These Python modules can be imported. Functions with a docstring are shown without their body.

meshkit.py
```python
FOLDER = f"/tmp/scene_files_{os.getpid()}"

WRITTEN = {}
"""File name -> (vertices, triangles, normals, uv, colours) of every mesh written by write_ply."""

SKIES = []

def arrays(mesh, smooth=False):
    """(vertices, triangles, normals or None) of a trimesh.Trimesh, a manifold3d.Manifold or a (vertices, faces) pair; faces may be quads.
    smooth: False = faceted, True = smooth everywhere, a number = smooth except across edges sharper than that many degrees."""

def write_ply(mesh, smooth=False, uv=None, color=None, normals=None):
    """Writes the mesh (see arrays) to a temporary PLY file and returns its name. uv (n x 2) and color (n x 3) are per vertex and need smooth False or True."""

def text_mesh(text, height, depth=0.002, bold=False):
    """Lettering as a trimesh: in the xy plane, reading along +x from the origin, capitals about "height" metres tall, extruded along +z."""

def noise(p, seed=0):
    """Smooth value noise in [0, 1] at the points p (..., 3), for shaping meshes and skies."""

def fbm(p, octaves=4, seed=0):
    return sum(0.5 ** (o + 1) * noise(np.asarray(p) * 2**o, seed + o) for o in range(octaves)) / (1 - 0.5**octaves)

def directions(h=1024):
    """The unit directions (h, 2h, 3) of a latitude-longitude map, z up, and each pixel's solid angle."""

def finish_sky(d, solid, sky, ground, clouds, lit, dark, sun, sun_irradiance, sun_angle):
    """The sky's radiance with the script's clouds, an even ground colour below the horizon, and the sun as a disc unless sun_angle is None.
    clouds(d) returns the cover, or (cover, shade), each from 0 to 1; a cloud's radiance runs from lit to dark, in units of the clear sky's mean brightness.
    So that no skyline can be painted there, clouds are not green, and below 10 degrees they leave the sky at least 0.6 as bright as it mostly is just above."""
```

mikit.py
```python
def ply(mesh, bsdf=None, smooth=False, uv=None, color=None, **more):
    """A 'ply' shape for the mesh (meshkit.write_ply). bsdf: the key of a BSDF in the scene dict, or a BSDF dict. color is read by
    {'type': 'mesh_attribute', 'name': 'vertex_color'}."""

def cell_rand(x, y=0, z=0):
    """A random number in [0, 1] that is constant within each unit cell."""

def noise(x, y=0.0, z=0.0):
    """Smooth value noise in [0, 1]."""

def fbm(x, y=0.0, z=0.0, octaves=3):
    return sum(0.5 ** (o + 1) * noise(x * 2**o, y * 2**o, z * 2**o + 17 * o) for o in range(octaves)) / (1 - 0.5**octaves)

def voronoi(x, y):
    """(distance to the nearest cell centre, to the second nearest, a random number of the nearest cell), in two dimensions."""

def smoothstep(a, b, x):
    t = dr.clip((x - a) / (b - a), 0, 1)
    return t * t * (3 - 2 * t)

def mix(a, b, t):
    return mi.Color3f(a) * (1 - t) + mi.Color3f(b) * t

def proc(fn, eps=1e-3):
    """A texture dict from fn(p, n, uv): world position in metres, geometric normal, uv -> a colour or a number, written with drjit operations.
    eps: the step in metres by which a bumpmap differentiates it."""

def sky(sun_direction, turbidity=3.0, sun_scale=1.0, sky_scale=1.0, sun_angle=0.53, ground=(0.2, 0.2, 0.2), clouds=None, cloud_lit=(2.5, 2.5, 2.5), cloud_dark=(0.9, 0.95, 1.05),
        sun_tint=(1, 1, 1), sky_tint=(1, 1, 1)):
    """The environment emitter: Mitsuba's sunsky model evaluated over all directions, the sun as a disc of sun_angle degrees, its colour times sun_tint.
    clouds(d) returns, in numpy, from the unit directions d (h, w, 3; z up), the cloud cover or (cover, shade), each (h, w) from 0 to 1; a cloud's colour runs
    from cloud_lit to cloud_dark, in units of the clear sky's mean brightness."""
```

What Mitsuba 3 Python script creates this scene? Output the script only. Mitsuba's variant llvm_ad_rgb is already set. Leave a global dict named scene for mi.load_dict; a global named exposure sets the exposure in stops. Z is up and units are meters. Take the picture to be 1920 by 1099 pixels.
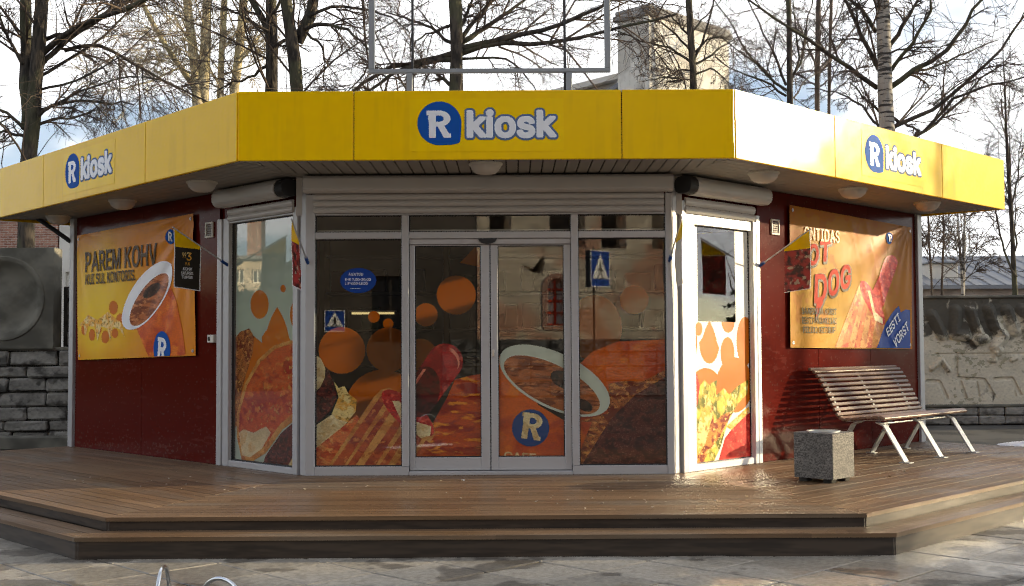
import math, random, numpy as np, trimesh, drjit as dr, mitsuba as mi, mikit, meshkit
from mikit import proc, fbm, noise, voronoi, cell_rand, smoothstep, mix
from shapely.geometry import Polygon, LineString, Point, MultiPolygon, box as sbox
from shapely import affinity, union_all

T = mi.ScalarTransform4f
scene, labels = {}, {}
S2 = math.sqrt(0.5)

# ------------------------------------------------------------------ camera, sky, exposure
PITCH, ROLL = math.atan(100.5 / 2200), 0.0055
fwd = np.array([0, math.cos(PITCH), math.sin(PITCH)])
up0 = np.array([0, -math.sin(PITCH), math.cos(PITCH)])
up = up0 * math.cos(ROLL) + np.array([1.0, 0, 0]) * math.sin(ROLL)
eye = np.array([0, 0, 1.40])
scene['camera'] = {'type': 'perspective', 'fov': 2 * math.degrees(math.atan(960 / 2200)), 'fov_axis': 'x', 'near_clip': 0.05, 'far_clip': 3000.0,
                   'to_world': T().look_at(origin=eye.tolist(), target=(eye + fwd).tolist(), up=up.tolist())}


def clouds(d):
    q = d / np.maximum(d[..., 2:3] + 0.25, 0.05)
    n = meshkit.fbm(q * np.array([1.6, 1.6, 0.0]) + np.array([28.35, 21.54, 0.5]), 5, seed=5)
    cover = np.clip((n - 0.43) / 0.13, 0, 1)
    cover = cover * cover * (3 - 2 * cover)
    shade = np.clip((meshkit.fbm(q * np.array([2.3, 2.3, 0.0]) + 11.0, 4, seed=9) - 0.45) * 2.2, 0, 1)
    return 0.22 + 0.76 * cover, shade * 0.2


SUN_AZ, SUN_EL = math.radians(9.5), math.radians(11.6)
scene['sky'] = mikit.sky((math.cos(SUN_EL) * math.cos(SUN_AZ), math.cos(SUN_EL) * math.sin(SUN_AZ), math.sin(SUN_EL)), turbidity=3.0, sun_scale=1.3, sun_tint=(1.0, 1.28, 2.0), sun_angle=0.7,
                         sky_tint=(0.78, 0.97, 1.3), clouds=clouds, cloud_lit=(5.2, 5.2, 5.2), cloud_dark=(3.2, 3.3, 3.45))
exposure = 2.45

# ------------------------------------------------------------------ materials
def rgb(c):
    return {'type': 'rgb', 'value': list(c)}


def mat(name, color, rough=0.5, metal=0.0, spec=None, bump=None, two=True, **more):
    spec = spec if spec is not None else 0.2 if name.startswith(('ink_', 'print_')) else 0.5
    b = {'type': 'principled', 'base_color': color if isinstance(color, dict) else rgb(color), 'roughness': rough, 'metallic': metal, 'specular': spec, **more}
    if bump:
        b = {'type': 'bumpmap', 'arbitrary': bump[0], 'scale': bump[1], 'bsdf': b}
    scene[name] = {'type': 'twosided', 'bsdf': b} if two else b
    return name


def mottled(name, a, b, freq=6.0, rough=0.5, octaves=3, lo=0.3, hi=0.7, stretch=(1, 1, 1), bump=0.0, **more):
    """Two tones of one stuff, mixed by noise in metres."""
    def col(p, n, uv):
        return mix(a, b, smoothstep(lo, hi, fbm(p.x * freq * stretch[0] + 31, p.y * freq * stretch[1] + 17, p.z * freq * stretch[2] + 5, octaves)))
    bm = None
    if bump:
        def h(p, n, uv):
            return fbm(p.x * freq * 3 * stretch[0], p.y * freq * 3 * stretch[1], p.z * freq * 3 * stretch[2], 3)
        bm = (proc(h, 0.004), bump)
    return mat(name, proc(col), rough, bump=bm, **more)


def wavy(p, n, uv):
    return fbm(p.x * 1.7 + 3, p.y * 1.7, p.z * 1.9, 3)


WAVE = proc(wavy, 0.02)

def fascia_col(base, dirt):
    def col(p, n, uv):
        run = fbm(p.x * 16, p.y * 16, p.z * 1.3, 4)
        blot = fbm(p.x * 2.2 + 5, p.y * 2.2, p.z * 2.2, 4)
        return mix(base, dirt, smoothstep(0.50, 0.70, run) * smoothstep(0.38, 0.62, blot) * 0.14)
    return proc(col)


mat('yellow', fascia_col((0.90, 0.545, 0.001), (0.58, 0.34, 0.02)), 0.18, spec=0.16, bump=(WAVE, 0.006))
mat('sign_yellow', fascia_col((0.92, 0.58, 0.001), (0.66, 0.40, 0.02)), 0.18, spec=0.16, bump=(WAVE, 0.008))
mat('sign_blue', (0.010, 0.085, 0.36), 0.6, spec=0.08)
mat('sign_white', (0.80, 0.80, 0.82), 0.3, spec=0.25)
mat('board_blue', (0.006, 0.05, 0.29), 0.75, spec=0.15)
mat('board_white', (0.78, 0.78, 0.78), 0.75, spec=0.15)
mat('sign_outline', (0.10, 0.15, 0.28), 0.6, spec=0.08)


def red_col(p, n, uv):
    scuff = smoothstep(0.60, 0.68, fbm(p.x * 9, p.y * 9, p.z * 30, 4)) * smoothstep(0.5, 0.6, fbm(p.x * 1.6, p.y * 1.6, p.z * 1.6, 3))
    splash = smoothstep(0.70, 0.76, fbm(p.x * 34, p.y * 34, p.z * 34, 3) + 0.11 * smoothstep(0.60, 0.25, p.z))
    return mix(mix((0.092, 0.0075, 0.0042), (0.13, 0.03, 0.022), scuff * 0.5), (0.12, 0.075, 0.055), splash * 0.45)


mat('panel_red', proc(red_col), 0.15, spec=0.09, bump=(WAVE, 0.006))
mat('aluminium', (0.47, 0.46, 0.46), 0.38, metal=0.25)
mat('frame_grey', (0.24, 0.25, 0.26), 0.5, metal=0.2)
mat('steel_leg', (0.40, 0.41, 0.42), 0.45, metal=0.4)
mat('frame_white', (0.66, 0.66, 0.66), 0.35, metal=0.1)
mat('shutter', (0.55, 0.52, 0.485), 0.42, metal=0.15)
mat('dark_rubber', (0.02, 0.02, 0.022), 0.5)
mat('soffit', (0.25, 0.23, 0.20), 0.5)
mat('soffit_back', (0.10, 0.09, 0.08), 0.7)
mat('lamp_plastic', (0.55, 0.50, 0.44), 0.35)
mat('white_plastic', (0.62, 0.58, 0.50), 0.45)
mat('galvanised', (0.55, 0.56, 0.57), 0.4, metal=0.55)
mat('chrome', (0.8, 0.8, 0.8), 0.18, metal=1.0)
mat('room_ceiling', (0.55, 0.53, 0.50), 0.7)
mat('room_floor', (0.20, 0.185, 0.17), 0.4)
scene['glass'] = {'type': 'thindielectric', 'int_ior': 1.66, 'ext_ior': 1.0, 'specular_transmittance': rgb((0.90, 0.92, 0.88))}


def wood_fn(ang, w, off, a, b, c):
    ca, sa = math.cos(ang), math.sin(ang)

    def col(p, n, uv):
        al, ac = p.x * ca + p.y * sa, -p.x * sa + p.y * ca - off
        idx = dr.floor(ac / w)
        board = cell_rand(idx, dr.floor(al / 2.1 + cell_rand(idx, 3) * 5), 7)
        grain = fbm(al * 2.2 + board * 40, ac * 75, p.z * 60, 3)
        base = mix(mix(a, b, board), c, smoothstep(0.52, 0.75, fbm(al * 0.9 + 7, ac * 3.0, 0, 3)) * 0.6)
        return base * (0.66 + 0.68 * grain)

    return proc(col)


def wood_rough(p, n, uv):
    return 0.37 + 0.28 * smoothstep(0.35, 0.7, fbm(p.x * 1.3, p.y * 1.3, 4.0, 3))


WET = proc(wood_rough)
DA, DB, DC = (0.105, 0.060, 0.030), (0.165, 0.098, 0.050), (0.135, 0.105, 0.074)
mat('deck_front', wood_fn(0, 0.118, 8.13, DA, DB, DC), WET, spec=0.5)
mat('deck_right', wood_fn(math.pi / 4, 0.118, 0, DA, DB, DC), WET, spec=0.5)
mat('deck_left', wood_fn(-math.pi / 4, 0.118, 0, DA, DB, DC), WET, spec=0.5)
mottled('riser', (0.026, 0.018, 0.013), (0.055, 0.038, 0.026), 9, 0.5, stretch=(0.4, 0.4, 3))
mat('bench_wood', wood_fn(math.pi / 4, 0.06, 0.02, (0.135, 0.078, 0.052), (0.195, 0.122, 0.086), (0.26, 0.20, 0.155)), 0.42)


def slab_col(p, n, uv):
    a, b = (p.x + p.y) * S2, (p.y - p.x) * S2
    tone = cell_rand(dr.floor((a - 3.606) / 0.495), dr.floor((b - 0.385) / 0.495), 2)
    st = fbm(p.x * 2.1, p.y * 2.1, 1.0, 4)
    fine = fbm(p.x * 45, p.y * 45, 2.0, 3)
    c = mix((0.20, 0.178, 0.145), (0.325, 0.293, 0.244), tone * 0.55 + 0.45 * st)
    c = mix(c, (0.072, 0.060, 0.047), smoothstep(0.53, 0.64, fbm(p.x * 3.3 + 9, p.y * 3.3, 7.0, 4)) * 0.75)
    return c * (0.7 + 0.6 * fine)


def slab_rough(p, n, uv):
    return 0.22 + 0.5 * smoothstep(0.40, 0.58, fbm(p.x * 1.5 + 4, p.y * 1.5, 3.0, 3))


def slab_h(p, n, uv):
    return fbm(p.x * 30, p.y * 30, 0.0, 4)


mat('slab', proc(slab_col), proc(slab_rough), spec=0.5, bump=(proc(slab_h, 0.004), 0.004))
mottled('ground_soil', (0.035, 0.034, 0.031), (0.075, 0.071, 0.062), 1.6, 0.8, 5, bump=0.01)


def granite_col(p, n, uv):
    f = noise(p.x * 190, p.y * 190, p.z * 190)
    g = noise(p.x * 95, p.y * 95, p.z * 95)
    c = mix((0.06, 0.055, 0.05), (0.215, 0.198, 0.178), smoothstep(0.25, 0.78, 0.6 * g + 0.4 * f))
    return c * (0.8 + 0.4 * fbm(p.x * 7, p.y * 7, p.z * 7, 3))


def granite_h(p, n, uv):
    return noise(p.x * 90, p.y * 90, p.z * 90)


mat('granite', proc(granite_col), 0.75, bump=(proc(granite_h, 0.003), 0.004))


def relief_col(p, n, uv):
    base = mix((0.44, 0.40, 0.31), (0.60, 0.55, 0.44), fbm(p.x * 3, p.y * 3, p.z * 3, 4)) * (0.75 + 0.5 * fbm(p.x * 35, p.y * 5, p.z * 35, 3))
    run = fbm(p.x * 5 + 1.5 * fbm(p.x * 6, 2.0, p.z * 6, 3), p.y * 5, p.z * 2.2 + 3, 5)
    soot = smoothstep(0.0, 0.22, run * 1.5 - 0.99 + smoothstep(1.15, 1.95, p.z) * 0.66)
    moss = smoothstep(0.56, 0.62, fbm(p.x * 14, p.y * 14, p.z * 14, 3)) * smoothstep(0.55, 0.45, fbm(p.x * 2, 5.0, p.z * 1.5, 3))
    return mix(mix(base, (0.16, 0.15, 0.085), moss * 0.6), (0.030, 0.027, 0.022), soot * 0.9)


mat('relief', proc(relief_col), 0.85)


def rubble_col(p, n, uv):
    c = mix((0.115, 0.108, 0.096), (0.31, 0.295, 0.265), fbm(p.x * 2.3, p.y * 2.3, p.z * 7, 3))
    return mix(c * (0.65 + 0.7 * fbm(p.x * 28, p.y * 28, p.z * 28, 3)), (0.03, 0.028, 0.024), smoothstep(0.52, 0.66, fbm(p.x * 5 + 3, p.y * 5, p.z * 5, 4)) * 0.8)


def rubble_h(p, n, uv):
    return fbm(p.x * 18, p.y * 18, p.z * 26, 4)


mat('rubble', proc(rubble_col), 0.9, bump=(proc(rubble_h, 0.006), 0.02))
mottled('rubble_joint', (0.025, 0.023, 0.02), (0.06, 0.055, 0.048), 9, 0.95)
mottled('old_concrete', (0.085, 0.080, 0.064), (0.18, 0.17, 0.138), 3.2, 0.85, 5, bump=0.01)


def bark_fn(a, b, c=None):
    def col(p, n, uv):
        ridge = fbm(p.x * 22, p.y * 22, p.z * 4.5, 4)
        k = mix(a, b, smoothstep(0.32, 0.68, ridge))
        if c is not None:
            k = mix(k, c, smoothstep(0.50, 0.64, fbm(p.x * 2.5, p.y * 2.5, p.z * 1.3, 3)) * 0.7)
        return k
    return proc(col)


def bark_h(p, n, uv):
    return fbm(p.x * 24, p.y * 24, p.z * 5, 4)


BH = proc(bark_h, 0.01)
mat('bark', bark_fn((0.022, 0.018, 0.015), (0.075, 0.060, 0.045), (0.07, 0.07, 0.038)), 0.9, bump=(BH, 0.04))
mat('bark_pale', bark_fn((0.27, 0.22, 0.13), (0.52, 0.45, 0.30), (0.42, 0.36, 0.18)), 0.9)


def birch_col(p, n, uv):
    band = fbm(p.x * 5, p.y * 5, p.z * 26, 3)
    return mix(mix((0.20, 0.18, 0.155), (0.42, 0.385, 0.34), fbm(p.x * 8, p.y * 8, p.z * 3, 3)), (0.035, 0.03, 0.027), smoothstep(0.52, 0.60, band * 0.75 + 0.25 * noise(p.x * 3, p.y * 3, p.z * 1.3)))


mat('bark_birch', proc(birch_col), 0.8)
mottled('twig', (0.050, 0.036, 0.028), (0.115, 0.082, 0.060), 2.0, 0.9)
mottled('twig_pale', (0.17, 0.135, 0.085), (0.30, 0.245, 0.15), 2.0, 0.9)


def brick_col(p, n, uv):
    row = dr.floor(p.z / 0.077)
    u = p.x + p.y * 0.4 + row * 0.13
    fu, fz = u / 0.26 - dr.floor(u / 0.26), p.z / 0.077 - row
    joint = dr.maximum(smoothstep(0.06, 0.02, dr.minimum(fu, 1 - fu)), smoothstep(0.18, 0.08, dr.minimum(fz, 1 - fz)))
    c = mix((0.22, 0.085, 0.055), (0.40, 0.19, 0.125), cell_rand(dr.floor(u / 0.26), row, 1))
    return mix(c, (0.36, 0.33, 0.29), joint) * (0.7 + 0.6 * fbm(p.x * 3, p.y * 3, p.z * 3, 4))


mat('brick', proc(brick_col), 0.9)


def ruin_col(p, n, uv):
    row = dr.floor(p.z / 0.17)
    u = p.x * 1.06 + cell_rand(row, 5) * 3
    fu, fz = u / 0.42 - dr.floor(u / 0.42), p.z / 0.17 - row
    joint = dr.maximum(smoothstep(0.05, 0.015, dr.minimum(fu, 1 - fu)), smoothstep(0.14, 0.05, dr.minimum(fz, 1 - fz)))
    c = mix((0.46, 0.40, 0.31), (0.62, 0.55, 0.44), cell_rand(dr.floor(u / 0.42), row, 1))
    red = smoothstep(0.46, 0.60, fbm(p.x * 0.9 + 2.0, 3.0, p.z * 0.9, 4))
    c = mix(c, mix((0.40, 0.17, 0.10), (0.55, 0.30, 0.20), cell_rand(dr.floor(u / 0.21), dr.floor(p.z / 0.085), 4)), red * 0.85)
    return mix(c, (0.20, 0.18, 0.15), joint * 0.7) * (0.65 + 0.7 * fbm(p.x * 4, p.y * 4, p.z * 4, 4))


mat('ruin_stone', proc(ruin_col), 0.9)
mottled('plaster', (0.56, 0.53, 0.47), (0.68, 0.65, 0.59), 0.9, 0.9, 5)
mottled('plaster_beige', (0.60, 0.50, 0.36), (0.70, 0.60, 0.45), 0.9, 0.9, 4)
mottled('plaster_pink', (0.36, 0.29, 0.25), (0.46, 0.38, 0.33), 1.2, 0.9, 4)
mottled('plaster_dark', (0.075, 0.062, 0.050), (0.125, 0.105, 0.085), 0.8, 0.9, 4)


def chimney_col(p, n, uv):
    row = dr.floor(p.z / 0.16)
    v = (p.x - p.y) * 0.8 + row * 0.21
    j = smoothstep(0.10, 0.03, dr.abs(v / 0.42 - dr.floor(v / 0.42) - 0.5) * 2 - 0.0)
    c = mix((0.58, 0.55, 0.49), (0.74, 0.71, 0.65), fbm(p.x * 2, p.y * 2, p.z * 2, 4))
    return mix(c, (0.27, 0.235, 0.19), smoothstep(0.52, 0.62, fbm(p.x * 1.3 + 6, p.y * 1.3, p.z * 0.9, 4)) * 0.45) * (1 - 0.2 * j)


mat('whitewash', proc(chimney_col), 0.9)
mottled('chimney_grey', (0.22, 0.21, 0.20), (0.36, 0.34, 0.32), 1.5, 0.9, 4)
mottled('roof_metal', (0.135, 0.14, 0.155), (0.20, 0.205, 0.22), 0.5, 0.5, 4)
mottled('conifer', (0.012, 0.024, 0.010), (0.035, 0.060, 0.022), 1.2, 0.9)
mat('window_dark', (0.02, 0.022, 0.026), 0.15)
mottled('snow', (0.45, 0.45, 0.45), (0.70, 0.70, 0.71), 8, 0.8)
mottled('leaf_dry', (0.16, 0.09, 0.04), (0.34, 0.24, 0.12), 60, 0.8)

# printing inks of the shop's pictures
mat('ink_orange', (0.60, 0.14, 0.001), 0.4)
scene['film_orange'] = {'type': 'principledthin', 'base_color': rgb((0.60, 0.14, 0.001)), 'roughness': 0.4, 'diff_trans': 1.55, 'spec_trans': 0.0}   # the same orange, on see-through film
mat('ink_white', (0.80, 0.78, 0.70), 0.4)
mat('ink_film_shaded', (0.46, 0.50, 0.42), 0.4)  # white film of the left pane, with its shade mixed into the colour
mat('ink_rim', (0.62, 0.64, 0.54), 0.4)
mat('ink_black', (0.022, 0.017, 0.012), 0.4)
mat('ink_brown', (0.085, 0.045, 0.014), 0.4)
mat('ink_blue', (0.008, 0.05, 0.27), 0.35)
mat('ink_navy', (0.012, 0.055, 0.22), 0.35)
mat('ink_letter_red', (0.56, 0.035, 0.008), 0.5, spec=0.08)
INK = np.array([1.28, 1.0, 0.78])


def food(name, c0, c1, c2, freq, st=(1, 1, 1), lo=0.38, hi=0.58, c3=None, rough=0.38):
    """A photographed food's print: three tones in warped noise, with fine grain; c3 dots it."""
    c0, c1, c2 = (np.minimum(np.array(c) * INK, 0.85).tolist() for c in (c0, c1, c2))

    def col(p, n, uv):
        x, y, z = p.x * freq * st[0], p.y * freq * st[1], p.z * freq * st[2]
        w = fbm(x * 0.6 + 3, y * 0.6 + 1, z * 0.6 + 7, 3)
        v = fbm(x + 2.6 * w, y + 2.6 * w, z - 2.6 * w, 5)
        k = mix(mix(c0, c1, smoothstep(lo, hi, v)), c2, smoothstep(0.56, 0.72, fbm(x * 2.3 - 3 * w, y * 2.3, z * 2.3 + 2 * w, 4)))
        if c3 is not None:
            k = mix(k, c3, smoothstep(0.66, 0.74, noise(p.x * 130, p.y * 130, p.z * 130)) * smoothstep(0.4, 0.55, v))
        return k * (0.72 + 0.56 * fbm(p.x * 90, p.y * 90, p.z * 90, 3))
    return mat(name, proc(col), rough)


food('print_cream', (0.52, 0.46, 0.28), (0.72, 0.68, 0.50), (0.50, 0.40, 0.20), 12)
food('print_meat', (0.030, 0.006, 0.006), (0.10, 0.016, 0.014), (0.20, 0.05, 0.035), 22)
food('print_egg', (0.60, 0.36, 0.05), (0.72, 0.62, 0.32), (0.30, 0.20, 0.03), 14)
food('print_crust', (0.40, 0.06, 0.02), (0.56, 0.17, 0.05), (0.64, 0.34, 0.12), 9)
food('print_bun', (0.44, 0.20, 0.055), (0.54, 0.32, 0.11), (0.36, 0.13, 0.035), 8)
food('print_tip', (0.50, 0.46, 0.34), (0.58, 0.56, 0.44), (0.52, 0.40, 0.24), 3)
food('print_stripe', (0.24, 0.035, 0.018), (0.40, 0.09, 0.035), (0.50, 0.20, 0.07), 10)
food('print_sauce', (0.34, 0.012, 0.014), (0.50, 0.035, 0.03), (0.60, 0.12, 0.09), 14, rough=0.33)
food('print_sausage', (0.22, 0.006, 0.010), (0.36, 0.014, 0.016), (0.42, 0.05, 0.04), 6, rough=0.3)
food('print_sausage_dark', (0.030, 0.002, 0.003), (0.10, 0.005, 0.007), (0.05, 0.004, 0.004), 9, rough=0.3)
food('print_shine', (0.50, 0.10, 0.09), (0.62, 0.26, 0.22), (0.44, 0.05, 0.05), 14, rough=0.3)
food('print_pizza', (0.24, 0.016, 0.005), (0.44, 0.075, 0.008), (0.64, 0.28, 0.025), 7, (0.6, 0.6, 1.6))
food('print_coffee', (0.15, 0.040, 0.012), (0.36, 0.13, 0.045), (0.46, 0.22, 0.10), 10, (0.6, 0.6, 1.8), rough=0.33)
food('print_coffee_dark', (0.012, 0.007, 0.006), (0.045, 0.020, 0.014), (0.09, 0.04, 0.02), 16, rough=0.33)
food('print_cup', (0.40, 0.060, 0.008), (0.52, 0.12, 0.010), (0.58, 0.18, 0.014), 3.5)
food('print_toast', (0.14, 0.022, 0.006), (0.36, 0.13, 0.035), (0.56, 0.30, 0.10), 15, c3=(0.06, 0.012, 0.006))
food('print_rye', (0.035, 0.006, 0.006), (0.085, 0.016, 0.013), (0.15, 0.04, 0.03), 16, c3=(0.26, 0.10, 0.06))
food('print_bunred', (0.32, 0.028, 0.015), (0.46, 0.085, 0.025), (0.52, 0.17, 0.05), 7)
food('print_leaf', (0.10, 0.13, 0.006), (0.56, 0.50, 0.08), (0.78, 0.68, 0.34), 9, (1.5, 1.5, 0.8))
food('print_filling', (0.16, 0.012, 0.004), (0.50, 0.22, 0.04), (0.68, 0.52, 0.18), 14)


for i_, c_ in enumerate(((0.10, 0.035, 0.01), (0.01, 0.03, 0.09), (0.12, 0.11, 0.09), (0.10, 0.012, 0.01), (0.03, 0.05, 0.012), (0.11, 0.08, 0.02))):
    mat(f'carton_{i_}', tuple(0.5 * q for q in c_), 0.5)


def coffee_banner_col(p, n, uv):
    u, z = uv.x * 2.7, uv.y * 1.5
    glow = smoothstep(1.10, 0.10, dr.sqrt(dr.square((u - 0.55) * 0.75) + dr.square(z - 0.62)) + 0.35 * (fbm(u * 2.5, z * 2.5, 1.0, 3) - 0.5))
    drops = fbm(u * 9, z * 6, 3.0, 3)
    return mix(mix((0.64, 0.185, 0.006), (0.72, 0.25, 0.006), drops), (0.84, 0.54, 0.014), glow)


def dog_banner_col(p, n, uv):
    u, z = uv.x * 2.7, uv.y * 1.5
    glow = smoothstep(1.25, 0.1, dr.sqrt(dr.square((u - 0.75) * 0.8) + dr.square(z - 0.55)) + 0.25 * (fbm(u * 2.5, z * 2.5, 5.0, 3) - 0.5))
    blot = smoothstep(0.60, 0.66, fbm(u * 6, z * 6, 9.0, 2))
    return mix(mix((0.42, 0.145, 0.004), (0.52, 0.27, 0.010), glow), (0.42, 0.11, 0.006), blot * 0.5)


mat('banner_coffee', proc(coffee_banner_col), 0.34, spec=0.2)
mat('banner_dog', proc(dog_banner_col), 0.40, spec=0.10)


def flag_photo(p, n, uv):
    return mix(mix((0.05, 0.012, 0.010), (0.36, 0.03, 0.025), smoothstep(0.35, 0.6, fbm(p.x * 14, p.y * 14, p.z * 14, 3))), (0.42, 0.30, 0.22), smoothstep(0.62, 0.70, fbm(p.x * 20, p.y * 20, p.z * 20 + 5, 3)))


mat('flag_red', proc(flag_photo), 0.35)

# ------------------------------------------------------------------ helpers
def numbered(key):
    if key not in scene and key not in labels and not any(k.startswith(key + '__') for k in scene):
        return key
    i = 1
    while True:
        k = f'{key}_{i:03d}'
        if k not in scene and k not in labels:
            return k
        i += 1


COUNT = {}


def add(key, mesh, m, smooth=False, uv=None, **more):
    """One entry of the scene; a key that is taken gets the next number."""
    if key in COUNT or key in scene:
        COUNT[key] = COUNT.get(key, 0) + 1
        key = f'{key}_{COUNT[key]:03d}'
    else:
        COUNT[key] = 0
    scene[key] = mikit.ply(mesh, m, smooth, uv=uv, **more)
    return key


def tag(key, label, cat=None, group=None, kind=None):
    labels[key] = {k: v for k, v in (('label', label), ('category', cat), ('group', group), ('kind', kind)) if v}
    return key


_tv = []
for sx in (-1, 1):
    for sy in (-1, 1):
        for sz in (-1, 1):
            for a in range(3):
                _tv.append((sx, sy, sz, a))
_tpl = np.array([[s[k] * (1.0 if k == s[3] else 0.8) for k in range(3)] for s in _tv])
_hull = trimesh.convex.convex_hull(_tpl)
_map = [int(np.argmin(((_tpl - v) ** 2).sum(1))) for v in _hull.vertices]
_F = np.array([[_map[i] for i in f] for f in _hull.faces])
_SG, _AX = np.array([s[:3] for s in _tv], float), np.array([[k == s[3] for k in range(3)] for s in _tv], float)


def bbox(x0, x1, y0, y1, z0, z1, bev=0.0):
    c = np.array([(x0 + x1) / 2, (y0 + y1) / 2, (z0 + z1) / 2])
    h = np.abs(np.array([x1 - x0, y1 - y0, z1 - z0])) / 2
    if bev <= 0:
        m = trimesh.creation.box(extents=2 * h)
        m.apply_translation(c)
        return m
    bev = min(bev, 0.45 * h.min())
    return trimesh.Trimesh(c + _SG * (h - bev * (1 - _AX)), _F.copy(), process=False)


def cat(*ms):
    ms = [m for m in ms if m is not None]
    return trimesh.util.concatenate([trimesh.Trimesh(m.vertices, m.faces, process=False) for m in ms])


class Fr:
    """A wall's own axes: u to the right along it, d inwards, z up."""

    def __init__(self, o, ang):
        self.M = np.eye(4)
        c, s = math.cos(ang), math.sin(ang)
        self.M[:3, 0], self.M[:3, 1], self.M[:3, 3] = (c, s, 0), (-s, c, 0), o

    def put(self, m):
        m = m.copy()
        m.apply_transform(self.M)
        return m

    def pt(self, u, d, z):
        return (self.M @ np.array([u, d, z, 1.0]))[:3]

    def box(self, u0, u1, d0, d1, z0, z1, bev=0.0):
        return self.put(bbox(u0, u1, d0, d1, z0, z1, bev))

    def flat(self, shape, d, t, fn=None, step=0.06):
        """A polygon in (u, z) as a sheet whose face is at depth d and whose back is at d + t; fn(u, z) bends it."""
        m = extrude(shape, t)
        if m is None:
            return None
        if fn is not None:
            v, f = trimesh.remesh.subdivide_to_size(m.vertices, m.faces, step, max_iter=12)
            m = trimesh.Trimesh(v, f, process=False)
        v = np.array(m.vertices)
        w = np.stack([v[:, 0], d + t - v[:, 2], v[:, 1]], 1)
        if fn is not None:
            w[:, 1] += fn(w[:, 0], w[:, 2])
        m = trimesh.Trimesh(w, m.faces, process=False)
        return self.put(m)


def polys(shape):
    return [g for g in getattr(shape, 'geoms', [shape]) if g.geom_type == 'Polygon' and g.area > 1e-7]


def extrude(shape, t):
    ps = polys(shape)
    if not ps:
        return None
    return trimesh.util.concatenate([trimesh.creation.extrude_polygon(g, t, engine='earcut') for g in ps])


def art(name):
    return union_all([Polygon(np.array(p) / 1000.0).buffer(0) for p in ART[name]])


_txt = {}


def text_shape(s, bold=True):
    if (s, bold) not in _txt:
        m = meshkit.text_mesh(s, 1.0, 0.1, bold)
        top = m.triangles[m.face_normals[:, 2] > 0.9]
        _txt[s, bold] = union_all([Polygon(t[:, :2]).buffer(1e-4) for t in top]).buffer(0)
    return _txt[s, bold]


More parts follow.
